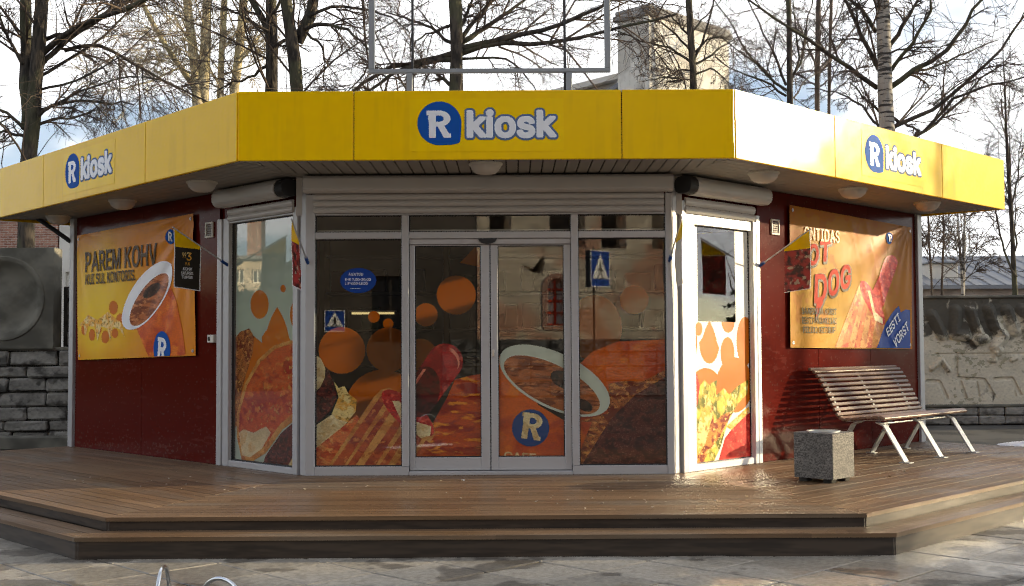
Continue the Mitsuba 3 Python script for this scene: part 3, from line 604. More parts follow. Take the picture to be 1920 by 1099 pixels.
 'br_blue': [[(3670,1095),(3971,1430),(4183,1569),(4276,1609),(4312,1534),(4446,1574),(4553,1564),(4532,1090)]],
 'br_badge': [[(4140,2394),(4137,2379),(4131,2364),(4121,2351),(4108,2339),(4093,2330),(4077,2324),(4059,2321),(4042,2322),(4026,2326),(4012,2333),(4000,2343),(3992,2356),(3986,2370),(3985,2385),(3988,2400),(3994,2415),(4004,2429),(4016,2440),(4031,2449),(4048,2455),(4065,2458),(4082,2458),(4098,2454),(4113,2446),(4125,2436),(4133,2424),(4138,2410)]],
 'br_beam': [[(3544,2551),(3593,2567),(4132,1599),(4055,1598)]],
 'br_hotdog': [[(2604,2123),(2600,2097),(2589,2072),(2573,2050),(2551,2031),(2526,2016),(2498,2006),(2469,2002),(2440,2004),(2413,2011),(2389,2023),(2370,2040),(2355,2061),(2346,2084),(2344,2109),(2348,2134),(2358,2159),(2374,2181),(2395,2200),(2420,2215),(2448,2225),(2477,2230),(2506,2228),(2533,2222),(2557,2209),(2578,2192),(2592,2172),(2601,2148)]],
}
TREES = {
 'left': (22,[([(-9.12,1.55),(-9.12,4.97),(-9.07,5.68),(-8.92,6.8),(-8.83,8.02),(-8.78,9.67)],0.17),([(-9.15,5.58),(-9.22,6.59),(-9.27,8.03),(-9.31,9.57)],0.13)],[([(-8.87,7.0),(-8.47,7.35),(-8.16,7.39),(-7.15,7.45),(-6.35,7.7),(-5.23,7.78),(-4.42,7.9)],0.09),([(-8.92,6.8),(-8.37,7.2),(-7.86,7.46),(-7.06,7.93),(-6.35,8.42)],0.08),([(-8.82,7.26),(-7.91,7.56),(-7.51,7.81),(-7.16,8.22)],0.06),([(-8.46,7.05),(-7.91,7.28),(-7.66,7.2),(-7.2,6.84),(-6.54,6.48),(-5.93,6.22)],0.06),([(-9.0,5.73),(-8.8,5.95),(-8.55,6.08),(-7.85,6.09),(-7.14,6.03)],0.06),([(-9.05,5.58),(-8.75,5.8),(-8.3,5.82),(-8.0,6.01)],0.05),([(-9.21,5.58),(-9.46,5.83),(-9.66,5.94),(-10.27,6.09)],0.05),([(-9.21,5.43),(-9.5,5.52),(-9.86,5.48)],0.05),([(-9.06,6.49),(-8.16,7.1),(-7.46,7.81),(-7.06,8.42)],0.05),([(-8.96,6.29),(-8.05,6.38),(-7.25,6.58),(-6.44,7.09)],0.04),([(-9.25,6.8),(-9.58,7.41),(-9.9,8.24)],0.05),([(-9.06,5.88),(-8.15,6.28),(-7.05,6.68),(-6.34,6.38)],0.04)]),
 'pale': (38,[([(-10.05,1.63),(-10.21,9.46),(-10.34,10.69),(-10.58,12.11),(-10.71,14.24)],0.207),([(-10.1,9.46),(-10.04,10.87),(-10.0,12.1),(-9.93,14.41)],0.19),([(-9.54,1.62),(-9.58,9.63),(-9.52,11.22),(-9.43,12.46),(-9.4,14.41)],0.138),([(-9.24,1.62),(-9.23,9.63),(-8.94,10.86),(-8.86,12.1),(-8.79,14.4)],0.19),([(-10.07,9.46),(-10.95,10.7),(-11.66,11.76),(-12.37,13.18)],0.104)],[([(-8.89,10.86),(-8.34,11.57),(-7.64,12.45)],0.069),([(-8.94,10.69),(-8.51,11.04),(-8.07,11.48)],0.069),([(-10.04,10.69),(-10.78,11.76),(-11.49,12.82)],0.069),([(-9.52,11.04),(-9.04,11.75),(-8.52,12.8)],0.069),([(-10.34,10.34),(-11.3,10.88),(-12.52,11.06)],0.052),([(-9.59,10.16),(-10.43,10.87),(-11.48,11.23)],0.052),([(-10.6,10.7),(-11.82,9.82),(-13.21,9.48)],0.052),([(-9.38,10.34),(-8.51,10.51),(-7.64,10.86)],0.052)]),
 'twinA': (25,[([(-5.14,1.54),(-5.18,6.93),(-5.12,7.74),(-5.19,8.55),(-5.26,10.3)],0.17),([(-5.12,7.74),(-5.26,8.32),(-5.6,8.9),(-5.84,9.6)],0.091)],[([(-5.14,7.85),(-4.8,8.03),(-4.57,8.32),(-4.22,8.9)],0.068),([(-5.19,8.2),(-5.6,8.44),(-6.06,8.67),(-6.41,8.73)],0.057),([(-5.16,7.62),(-5.6,7.22),(-6.05,7.19),(-6.51,6.99)],0.057),([(-5.2,8.43),(-4.91,8.9),(-4.69,9.6)],0.057)]),
 'twinB': (24.5,[([(-4.43,1.54),(-4.47,6.87),(-4.56,7.95),(-4.76,8.52),(-4.84,10.12)],0.167),([(-4.52,7.89),(-4.27,8.35),(-4.19,8.75),(-4.14,10.12)],0.123)],[([(-4.34,8.12),(-4.02,8.29),(-3.57,8.11),(-3.12,7.88),(-2.9,7.49)],0.067),([(-4.25,8.4),(-3.91,8.63),(-3.46,8.57),(-2.9,8.53),(-2.45,8.34),(-2.11,7.99)],0.056),([(-4.31,8.06),(-4.02,7.83),(-3.91,7.38),(-3.97,6.87)],0.045),([(-4.53,7.72),(-4.7,7.78),(-4.92,7.78)],0.056),([(-4.19,8.75),(-3.8,9.09),(-3.12,9.43)],0.056),([(-3.12,8.74),(-3.15,8.06),(-3.01,7.37),(-3.35,7.09),(-3.8,6.87)],0.045)]),
 'middle': (24,[([(-1.18,1.52),(-1.13,6.8),(-1.07,7.91),(-1.16,8.58),(-1.2,10.15)],0.185)],[([(-1.05,7.74),(-0.74,8.19),(-0.41,8.58),(-0.07,9.02)],0.076),([(-1.01,7.69),(-0.63,7.91),(-0.19,8.35),(0.48,8.79)],0.087),([(-0.99,7.57),(-0.41,7.7),(0.47,7.79),(1.35,8.01),(1.96,8.34),(2.47,8.78)],0.098),([(-1.01,7.46),(-0.63,7.68),(0.25,7.57),(0.91,7.54),(1.68,7.73),(2.68,7.87),(3.34,8.02)],0.087),([(-1.19,7.46),(-1.74,7.41),(-2.4,7.34),(-2.95,7.08),(-3.5,6.81),(-3.94,6.48)],0.098),([(-1.21,7.33),(-1.96,7.27),(-2.62,6.91),(-2.95,6.69),(-3.39,6.53)],0.087),([(-1.23,6.8),(-1.57,7.04),(-1.85,7.13)],0.065),([(-1.18,8.13),(-1.51,7.91),(-1.85,7.8),(-2.07,7.47)],0.044),([(-1.1,7.91),(-0.85,8.35),(-0.74,8.91)],0.065),([(-1.24,7.69),(-1.74,8.14),(-2.18,8.36),(-2.62,8.48)],0.055),([(-1.01,7.35),(-0.63,7.37),(-0.08,7.32),(0.35,6.9),(0.57,6.45)],0.044)]),
 'slim': (27,[([(4.21,1.5),(4.27,7.38),(4.2,8.44),(4.14,9.45),(4.13,10.71)],0.11)],[([(4.24,8.0),(4.56,8.69),(4.69,9.19),(4.83,9.95)],0.049),([(4.24,7.94),(3.75,8.32),(3.01,8.45),(2.39,8.7)],0.049),([(4.22,8.19),(3.63,8.76),(3.14,8.95),(2.64,8.83)],0.043),([(4.27,7.81),(3.87,7.82),(3.5,7.57),(3.18,7.38)],0.037),([(4.29,7.69),(4.61,7.81),(4.98,7.56),(5.1,7.31)],0.037),([(4.29,7.94),(4.74,8.19),(5.12,8.56),(5.49,8.68)],0.043),([(4.2,8.57),(3.76,9.07),(3.27,9.45)],0.037),([(4.22,8.69),(4.63,9.19),(5.01,9.57)],0.037),([(4.28,7.56),(3.62,7.57),(3.0,7.38)],0.037),([(4.25,8.19),(4.75,8.69),(5.36,8.06),(5.73,7.81)],0.037)]),
 'fork': (30,[([(7.05,1.5),(7.15,7.82),(7.13,9.21),(7.11,10.33),(7.1,11.59)],0.095)],[([(7.13,7.96),(6.64,8.24),(6.1,8.94),(5.69,9.78),(5.15,10.48)],0.055),([(7.1,8.1),(6.79,9.07),(6.39,9.91),(6.12,10.61)],0.055),([(7.18,8.03),(7.47,8.79),(7.35,9.49),(7.22,10.33)],0.055),([(7.21,8.24),(7.61,8.79),(7.76,9.76),(8.05,10.6)],0.055),([(7.1,7.82),(6.5,8.38),(6.02,8.52),(5.41,9.08)],0.048)]),
 'thinA': (34,[([(8.82,1.51),(8.94,8.28),(8.97,9.77),(9.03,11.51),(9.08,12.78)],0.093)],[([(8.96,9.14),(9.4,9.77),(9.89,10.56)],0.039),([(8.96,9.61),(8.48,10.25),(8.34,11.2)],0.039),([(8.99,10.09),(9.58,10.87),(9.75,11.67)],0.039),([(8.95,8.83),(9.4,9.3),(10.02,9.45)],0.039),([(8.95,8.98),(8.46,9.3),(7.99,9.31)],0.039)]),
 'thinB': (35,[([(9.47,1.51),(9.57,8.4),(9.61,9.53),(9.71,11.81),(9.77,13.11)],0.064)],[([(9.6,9.21),(10.01,10.18),(10.49,10.5)],0.032),([(9.6,8.88),(10.15,9.36),(10.65,10.17)],0.032),([(9.61,9.69),(9.37,10.83),(9.55,11.81)],0.032)]),
 'birch': (20,[([(6.43,1.46),(6.43,5.16),(6.37,6.13),(6.37,6.78),(6.36,7.34),(6.37,8.74)],0.164)],[([(6.3,5.81),(5.9,6.09),(5.35,6.28),(4.8,6.61),(4.44,6.7),(3.89,7.08)],0.064),([(6.34,6.13),(6.13,6.51),(5.91,6.88),(5.62,7.35),(5.37,7.72)],0.064),([(6.3,6.78),(6.1,7.11),(5.83,7.3),(5.55,7.44)],0.055),([(6.5,6.46),(6.74,6.87),(6.93,7.2),(7.07,7.52)],0.064),([(6.49,6.04),(6.82,6.55),(7.03,6.87),(7.09,7.24),(7.03,7.52)],0.055),([(6.51,5.81),(6.81,6.04),(7.37,6.31),(7.65,6.68),(7.94,7.15),(8.22,7.52)],0.073),([(6.81,6.04),(7.27,6.13),(7.65,6.36),(8.2,6.59),(8.67,6.82)],0.036),([(6.54,5.12),(7.17,5.39),(7.72,5.76),(8.29,6.31),(8.76,7.05),(8.96,7.33)],0.055),([(6.54,5.3),(6.79,5.16),(7.07,5.07),(6.97,5.02)],0.045),([(6.93,4.97),(7.25,5.11),(7.72,5.52),(8.19,6.03),(8.65,6.31)],0.045),([(7.11,5.07),(7.35,5.39),(7.49,5.57),(8.0,5.75),(8.37,5.89),(8.92,5.93)],0.045),([(6.38,5.12),(6.07,5.58),(5.66,5.91),(5.25,5.95)],0.036),([(6.39,5.35),(6.11,5.53),(5.93,5.72),(5.71,5.86)],0.036),([(6.53,6.41),(6.82,6.5),(7.28,6.45),(7.74,6.59)],0.027)]),
 'edge': (23,[([(9.86,1.45),(9.92,2.29),(9.88,3.44),(9.86,4.28),(9.8,5.02),(9.77,6.3),(9.75,7.58)],0.073)],[([(9.91,2.71),(9.75,3.13),(9.71,3.76),(9.67,4.28)],0.037),([(9.89,3.23),(10.03,3.76),(10.2,4.49)],0.031),([(9.88,3.97),(9.58,4.71),(9.38,5.13)],0.031),([(9.86,4.18),(10.0,4.81),(10.08,5.66)],0.031),([(9.81,4.71),(9.97,5.55),(10.06,6.3)],0.026),([(9.77,5.66),(9.61,6.19),(9.54,6.72)],0.021)]),
 'far_birch': (36,[([(13.82,1.49),(13.86,3.04),(13.84,4.27),(13.81,5.43),(13.82,7.08)],0.065),([(13.89,2.8),(13.95,4.11),(14.04,5.43),(14.12,7.08)],0.057)],[([(13.86,3.78),(13.47,4.61),(13.23,4.94)],0.025),([(13.94,3.62),(14.28,4.27),(14.62,4.6)],0.025),([(13.86,3.29),(14.43,3.78),(14.93,3.94)],0.025),([(13.85,4.11),(13.64,4.93),(13.49,5.43)],0.025)]),
 'far_shrub': (40,[([(14.3,1.5),(14.32,3.69),(14.27,4.78),(14.23,6.25)],0.045),([(14.74,1.5),(14.75,3.5),(14.87,4.96),(14.84,5.88)],0.045)],[([(14.31,4.42),(13.96,4.97),(13.78,5.15)],0.027),([(14.33,4.23),(14.69,4.96),(14.79,5.33)],0.027),([(14.3,4.6),(14.24,5.33),(13.98,5.7)],0.027)]),
}
# ------------------------------------------------------------------ ground
ZD = 0.24                                              # top of the deck
g = trimesh.creation.box(extents=(900, 900, 0.2))
g.apply_translation((0, 300, -0.116))
add('ground', g, 'ground_soil')
tag('ground', 'grey worn ground around the kiosk', kind='structure')

rng = np.random.default_rng(11)
wall_plan = [(-1.882, 10.7), (1.469, 10.7), (4.891, 14.122), (-0.2, 19.21), (-5.262, 14.08)]
step_out = Polygon([(-2.88, 7.85), (2.51, 7.85), (8.4, 13.74), (3.2, 18), (-4, 18), (-9.2, 14.17)])
k = 0
for i in range(-30, 40):
    for j in range(-10, 50):
        a, b = 3.606 + 0.495 * (i + 0.5), 0.385 + 0.495 * (j + 0.5)
        x, y = (a - b) * S2, (a + b) * S2
        if not (5.9 < y < 12.5 and abs(x) < 0.5 * y + 1.4) or step_out.buffer(-0.30).contains(Point(x, y)) or k > 290:
            continue
        h = 0.495 / 2 - 0.005
        m = bbox(-h, h, -h, h, -0.05, 0.0, 0.005)
        m.apply_transform(trimesh.transformations.euler_matrix(rng.normal(0, 0.0025), rng.normal(0, 0.0025), math.pi / 4))
        m.apply_translation((x, y, rng.uniform(-0.003, 0.002)))
        add('ground__slab', m, 'slab')
        k += 1

# ------------------------------------------------------------------ deck
DY, SY = 8.13, 7.86
FF = Fr((-1.882, 10.7, ZD), 0)
FL = Fr((-1.882 - S2 * 4.78, 10.7 + S2 * 4.78, ZD), -math.pi / 4)
FR = Fr((1.469, 10.7, ZD), math.pi / 4)


def ring(dl, dr_, yf):
    """Front outline of a platform: far left, left corner, right corner, far right, at distances dl and dr_ from the side walls."""
    def meet(o, ang, dist, side):
        n = np.array([-S2, -S2]) if side == 'L' else np.array([S2, -S2])
        p = np.array(o) + n * dist
        t = np.array([S2, -S2]) if side == 'L' else np.array([S2, S2])
        s = (yf - p[1]) / t[1]
        return p + t * s
    cl, cr = meet((-1.882, 10.7), 0, dl, 'L'), meet((1.469, 10.7), 0, dr_, 'R')
    e = 4.9
    fl = np.array([-5.262, 14.08]) + np.array([-S2, -S2]) * dl - np.array([S2, -S2]) * 0.05
    fr = np.array([4.891, 14.122]) + np.array([S2, -S2]) * dr_ + np.array([S2, S2]) * 0.05
    return fl, cl, cr, fr


D = ring(2.47, 2.50, DY)
S = ring(2.74, 2.77, SY)
w0, w1 = np.array([-1.882, 10.7]), np.array([1.469, 10.7])
wl, wr = np.array([-5.262, 14.08]) - np.array([S2, -S2]) * 0.05, np.array([4.891, 14.122]) + np.array([S2, S2]) * 0.05


def planks(key, poly, ang, first, w, n, z1, th, m, gap=0.006):
    c, s = math.cos(ang), math.sin(ang)
    for i in range(n):
        o = first + i * w
        strip = affinity.rotate(sbox(-20, o + gap / 2, 20, o + w - gap / 2), math.degrees(ang), origin=(0, 0))
        g = poly.intersection(strip)
        if g.area < 0.004:
            continue
        mm = extrude(g.buffer(-0.0015, join_style=2), th)
        mm.apply_translation((0, 0, z1 - th + rng.uniform(-0.0015, 0.001)))
        add(key, mm, m)


planks('wooden_deck__plank', Polygon([D[1], D[2], w1, w0]), 0, DY, 0.118, 22, ZD, 0.028, 'deck_front')
ac = lambda p, a: -p[0] * math.sin(a) + p[1] * math.cos(a)
planks('wooden_deck__plank', Polygon([D[0], D[1], w0, wl]), -math.pi / 4, ac(D[1], -math.pi / 4), 0.118, 21, ZD, 0.028, 'deck_left')
planks('wooden_deck__plank', Polygon([D[1 + 1], D[3], wr, w1]), math.pi / 4, ac(D[2], math.pi / 4), 0.118, 22, ZD, 0.028, 'deck_right')
TW = 0.15
for (a, b, c, d, ang, m) in ((S[1], S[2], D[2], D[1], 0, 'deck_front'), (S[0], S[1], D[1], D[0], -math.pi / 4, 'deck_left'), (S[2], S[3], D[3], D[2], math.pi / 4, 'deck_right')):
    inn = 0.03
    pc = Polygon([a, b, c, d]).buffer(0.03, join_style=2).intersection(Polygon([S[0], S[1], S[2], S[3], (0, 18)]))
    planks('wooden_deck__step_board', pc if ang == 0 else Polygon([a, b, c, d]), ang, ac(a, ang), 0.148, 2, 0.147, 0.028, m)
# risers: boards set back under the nosing


def riser(P, z0, z1, back):
    for a, b in ((P[0], P[1]), (P[1], P[2]), (P[2], P[3])):
        t = (b - a) / np.linalg.norm(b - a)
        n = np.array([-t[1], t[0]])
        q = Polygon([a + n * back, b + n * back, b + n * (back + 0.025), a + n * (back + 0.025)])
        m = extrude(q, z1 - z0)
        m.apply_translation((0, 0, z0))
        add('wooden_deck__riser', m, 'riser')


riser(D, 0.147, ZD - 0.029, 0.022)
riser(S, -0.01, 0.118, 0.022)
core = extrude(Polygon([S[0], S[1], S[2], S[3], wr, w1, w0, wl]).buffer(-0.05), 0.11)  # solid fill added under the boards to block light, not a real frame
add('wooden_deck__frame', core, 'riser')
core = extrude(Polygon([D[0], D[1], D[2], D[3], wr, w1, w0, wl]).buffer(-0.05), 0.09)  # same light-blocking fill below the upper boards
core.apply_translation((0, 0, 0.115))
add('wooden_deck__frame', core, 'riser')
tag('wooden_deck', 'brown wooden plank deck with two steps in front of the kiosk', 'deck')

# ------------------------------------------------------------------ kiosk shell
K = 'kiosk'
tag(K, 'dark red kiosk with a yellow fascia band and large picture windows', 'kiosk')
for f, u0, u1, us in ((FL, 0.06, 3.296, (1.70,)), (FR, 1.387, 4.78, (2.52, 3.65))):
    e = [u0, *us, u1]
    for a, b in zip(e[:-1], e[1:]):
        add(K + '__wall_panel', f.box(a + 0.002, b - 0.002, 0.0, 0.04, 0.0, 2.727, 0.003), 'panel_red')
add(K + '__lintel', FF.box(-0.1, 3.45, 0.045, 0.10, 2.37, 2.727), 'shutter')
add(K + '__lintel', FL.box(3.297, 4.80, 0.03, 0.08, 2.42, 2.727), 'panel_red')
add(K + '__lintel', FR.box(-0.02, 1.386, 0.03, 0.08, 2.385, 2.727), 'panel_red')
for f, u in ((FL, -0.005), (FR, 4.845)):
    add(K + '__corner_post', f.box(u - 0.055, u + 0.055, -0.035, 0.08, -0.24, 2.727, 0.006), 'aluminium')
back = Polygon(wall_plan)
E0, E1 = np.array(wall_plan[2]), np.array(wall_plan[3])
for a, b in ((wall_plan[2], wall_plan[3]), (wall_plan[3], wall_plan[4])):
    a, b = np.array(a), np.array(b)
    m = extrude(LineString([a, b]).buffer(0.05, cap_style=2), 2.96)
    add(K + '__back_wall', m, 'panel_red')
m = extrude(back.buffer(-0.06), 0.02)
m.apply_translation((0, 0, ZD - 0.03))
add(K + '__floor', m, 'room_floor')
m = extrude(back.buffer(-0.06), 0.02)
m.apply_translation((0, 0, ZD + 2.75))
add(K + '__ceiling', m, 'room_ceiling')
# bracket under the roof at the far left corner
add(K + '__bracket', tube([FL.pt(-0.05, -0.02, 2.45), FL.pt(-0.36, -0.30, 2.74)], 0.028, 6), 'dark_rubber')

# ------------------------------------------------------------------ roof: fascia, soffit, signs
ZB, ZT = 2.728, 3.307
AL = math.radians(47.4)
CL, CR = np.array([-2.285, 9.77]), np.array([1.868, 9.77])
FA = Fr((CL[0], CL[1], ZD), 0)
FAL = Fr((CL[0] - 5.95 * math.cos(AL), CL[1] + 5.95 * math.sin(AL), ZD), -AL)
FAR = Fr((CR[0], CR[1], ZD), math.pi / 4)
for f, us in ((FA, (0.0, 0.968, 3.212, 4.153)), (FAL, (0.0, 1.725, 4.237, 5.95)), (FAR, (0.0, 1.62, 3.858, 5.48))):
    for i, (a, b) in enumerate(zip(us[:-1], us[1:])):
        add(K + '__fascia_panel', f.box(a + (0.004 if i else 0), b - (0.004 if b != us[-1] else 0), -0.02, 0.012, ZB - 0.004, ZT, 0.004), 'yellow')
    add(K + '__fascia_frame', f.box(us[0] + 0.02, us[-1] - 0.02, 0.016, 0.05, ZB + 0.004, ZT - 0.01), 'dark_rubber')
lE, rE = np.array([FAL.M[0, 3], FAL.M[1, 3]]), FAR.pt(5.48, 0, 0)[:2]
lB, rB = lE + np.array([S2, S2]) * 8.2, rE + np.array([-S2, S2]) * 8.2
for a, b in ((rE, rB), (rB, lB), (lB, lE)):
    m = extrude(LineString([a, b]).buffer(0.02, cap_style=2), ZT - ZB)
    m.apply_translation((0, 0, ZD + ZB))
    add(K + '__fascia_panel', m, 'yellow')
roof = Polygon([CL, CR, rE, rB, lB, lE]).buffer(-0.04)
m = extrude(roof, 0.05)
m.apply_translation((0, 0, ZD + 3.12))
add(K + '__roof', m, 'chimney_grey')
m = extrude(roof, 0.012)
m.apply_translation((0, 0, ZD + ZB + 0.028))
add(K + '__soffit_backing', m, 'soffit_back')
zs = ZD + ZB + 0.004


def soffit(poly, ang, first, w, n):
    for i in range(n):
        o = first + i * w
        strip = affinity.rotate(sbox(-30, o + 0.004, 30, o + w - 0.004), math.degrees(ang), origin=(0, 0))
        g = poly.intersection(strip)
        if g.area < 0.005:
            continue
        m = extrude(g.buffer(-0.002, join_style=2), 0.016)
        m.apply_translation((0, 0, zs))
        add(K + '__soffit_strip', m, 'soffit')


soffit(Polygon([CL + [0.02, 0.04], CR + [-0.02, 0.04], w1 + [0, 0.04], w0 + [0, 0.04]]), math.pi / 2, -1.95, 0.105, 42)
soffit(Polygon([lE + [0.04, 0], CL + [0.0, 0.045], w0 + [0.03, 0.03], wl + [0.02, 0.02]]), -AL, ac(CL, -AL), 0.105, 13)
soffit(Polygon([CR + [0, 0.045], rE + [-0.04, 0], wr + [-0.02, 0.02], w1 + [-0.03, 0.03]]), math.pi / 4, ac(CR, math.pi / 4), 0.105, 12)
# the three shop signs on the fascia
for f, cu, m in ((FA, 1.685, 0), (FAL, 2.53, 1), (FAR, 2.368, 2)):
    s = add(K + '__sign_board', f.box(cu - 0.25, cu + 1.04, -0.0235, -0.0195, ZB + 0.065, ZT - 0.07, 0.001), 'sign_yellow')
    cz = 3.03
    add(s + '__emblem', f.flat(drop_shape(cu, cz, 0.184), -0.0265, 0.003), 'sign_blue')
    add(s + '__letter', f.flat(letter_r(cu - 0.005, 3.022, 0.225, 0.20), -0.029, 0.0025), 'sign_white')
    word = text_fit('kiosk', cu + 0.235, cu + 0.972, 2.908, 3.138, fat=0.008)
    add(s + '__outline', f.flat(word.buffer(0.017), -0.0265, 0.003), 'sign_outline')
    add(s + '__lettering', f.flat(word, -0.029, 0.0025), 'sign_white')

# ------------------------------------------------------------------ shutters
def shutter_box(f, u0, u1, d0, z0, z1, r, m, key):
    """A rolled-up shutter's casing: its section in (d, z) is a rounded box."""
    g = sbox(d0, z0, 0.0, z1).buffer(-r).buffer(r, 6)
    e = extrude(g, u1 - u0)
    v = np.array(e.vertices)
    e = trimesh.Trimesh(np.stack([u0 + v[:, 2], v[:, 0], v[:, 1]], 1), e.faces, process=False)
    return add(key, f.put(e), m, 40)


def slat(f, u0, u1, d, z0, z1, key):
    z = np.linspace(0, 1, 7)
    prof = [(d - 0.016 * math.sin(math.pi * t) ** 0.6, z0 + (z1 - z0) * t) for t in z] + [(d + 0.01, z1), (d + 0.01, z0)]
    e = extrude(Polygon(prof), u1 - u0)
    v = np.array(e.vertices)
    e = trimesh.Trimesh(np.stack([u0 + v[:, 2], v[:, 0], v[:, 1]], 1), e.faces, process=False)
    add(key, f.put(e), 'shutter', 50)


s = shutter_box(FF, 0.0, 3.345, -0.17, 2.565, 2.715, 0.035, 'shutter', K + '__shutter_box')
for z0, z1 in ((2.505, 2.562), (2.445, 2.502), (2.384, 2.442)):
    slat(FF, 0.075, 3.275, -0.03, z0, z1, s + '__slat')
s = shutter_box(FL, 3.46, 4.54, -0.195, 2.545, 2.718, 0.07, 'shutter', K + '__shutter_box')
for z0, z1 in ((2.47, 2.532), (2.412, 2.468)):
    slat(FL, 3.50, 4.62, -0.03, z0, z1, s + '__slat')
e = shutter_box(FL, 4.545, 4.66, -0.19, 2.55, 2.71, 0.07, 'dark_rubber', s + '__end_cap')
s = shutter_box(FR, 0.16, 1.38, -0.19, 2.545, 2.715, 0.07, 'shutter', K + '__shutter_box')
for z0, z1 in ((2.455, 2.532), (2.385, 2.452)):
    slat(FR, 0.16, 1.30, -0.03, z0, z1, s + '__slat')
e = shutter_box(FR, 0.04, 0.155, -0.19, 2.55, 2.71, 0.07, 'dark_rubber', s + '__end_cap')

# ------------------------------------------------------------------ glazing
def frame_bars(f, key, bars, d0, d1, m, parent=None):
    for (u0, u1, z0, z1) in bars:
        add(key, f.box(u0, u1, d0, d1, z0, z1, 0.004), m)


AF = 'aluminium'
frame_bars(FF, K + '__mullion', [(0.0, 0.084, 0.0, 2.56), (3.287, 3.351, 0.0, 2.56), (0.877, 0.941, 0.082, 2.366), (2.423, 2.488, 0.082, 2.366)], -0.022, 0.06, AF)
frame_bars(FF, K + '__transom', [(0.086, 3.285, 2.368, 2.383), (0.086, 0.875, 2.150, 2.212), (0.943, 2.421, 2.150, 2.212), (2.490, 3.285, 2.150, 2.212), (0.086, 0.939, 0.0, 0.080), (2.425, 3.285, 0.0, 0.080)], -0.018, 0.06, AF)
frame_bars(FF, K + '__threshold', [(0.941, 2.423, 0.0, 0.034)], -0.03, 0.10, AF)
frame_bars(FF, K + '__door_header', [(0.943, 2.421, 2.098, 2.148)], 0.004, 0.075, AF)
frame_bars(FL, K + '__mullion', [(3.298, 3.385, 0.0, 2.45)], -0.035, 0.05, AF)
frame_bars(FL, K + '__mullion', [(3.392, 3.50, 0.0, 2.45)], -0.022, 0.05, AF)
frame_bars(FL, K + '__mullion', [(4.60, 4.675, 0.0, 2.46)], -0.022, 0.06, AF)
frame_bars(FL, K + '__mullion', [(4.69, 4.775, 0.0, 2.72)], 0.0, 0.06, AF)
frame_bars(FL, K + '__transom', [(3.502, 4.598, 0.0, 0.058), (3.502, 4.598, 2.395, 2.412)], -0.018, 0.06, AF)
frame_bars(FR, K + '__mullion', [(0.01, 0.085, 0.0, 2.72)], 0.0, 0.06, AF)
frame_bars(FR, K + '__mullion', [(0.10, 0.175, 0.0, 2.5)], -0.03, 0.06, AF)
frame_bars(FR, K + '__mullion', [(0.177, 0.315, 0.0, 2.383)], -0.02, 0.06, 'frame_white')
frame_bars(FR, K + '__mullion', [(1.262, 1.318, 0.0, 2.383), (1.324, 1.385, 0.0, 2.45)], -0.035, 0.06, 'frame_white')
frame_bars(FR, K + '__transom', [(0.317, 1.260, 2.290, 2.382), (0.317, 1.260, 0.0, 0.062)], -0.018, 0.06, 'frame_white')
# dark window gaskets
for f, (u0, u1, z0, z1), d in ((FF, (0.084, 0.877, 0.08, 2.15), 0), (FF, (2.488, 3.287, 0.08, 2.15), 0), (FF, (0.084, 0.877, 2.212, 2.368), 0), (FF, (0.941, 2.423, 2.212, 2.368), 0),
                               (FF, (2.488, 3.287, 2.212, 2.368), 0), (FL, (3.50, 4.60, 0.058, 2.395), 0), (FR, (0.315, 1.262, 0.062, 2.29), 0)):
    gk = 0.009
    add(K + '__gasket', cat(f.box(u0 - 0.002, u0 + gk, 0.018, 0.05, z0 - 0.002, z1 + 0.002), f.box(u1 - gk, u1 + 0.002, 0.018, 0.05, z0 - 0.002, z1 + 0.002),
                            f.box(u0 + gk, u1 - gk, 0.018, 0.05, z0 - 0.002, z0 + gk), f.box(u0 + gk, u1 - gk, 0.018, 0.05, z1 - gk, z1 + 0.002)), 'dark_rubber')


def sheet(f, u0, u1, z0, z1, d):
    v = np.array([f.pt(*q) for q in ((u0, d, z0), (u1, d, z0), (u1, d, z1), (u0, d, z1))])
    return trimesh.Trimesh(v, [[0, 1, 2], [0, 2, 3]], process=False)


def pictures(pane, f, clip, layers, d0):
    """The printed film of one pane: pieces of coloured film, each 1 mm before the one below it."""
    for i, (name, key, m) in enumerate(layers):
        g = (art(key) if isinstance(key, str) else key).intersection(clip)
        if g.is_empty or g.area < 2e-4:
            continue
        parts = polys(g)
        for q in (parts if len(parts) <= 3 else [g]):
            add(pane + '__' + name, f.flat(q, d0 - 0.0009 * i, 0.0007), m)


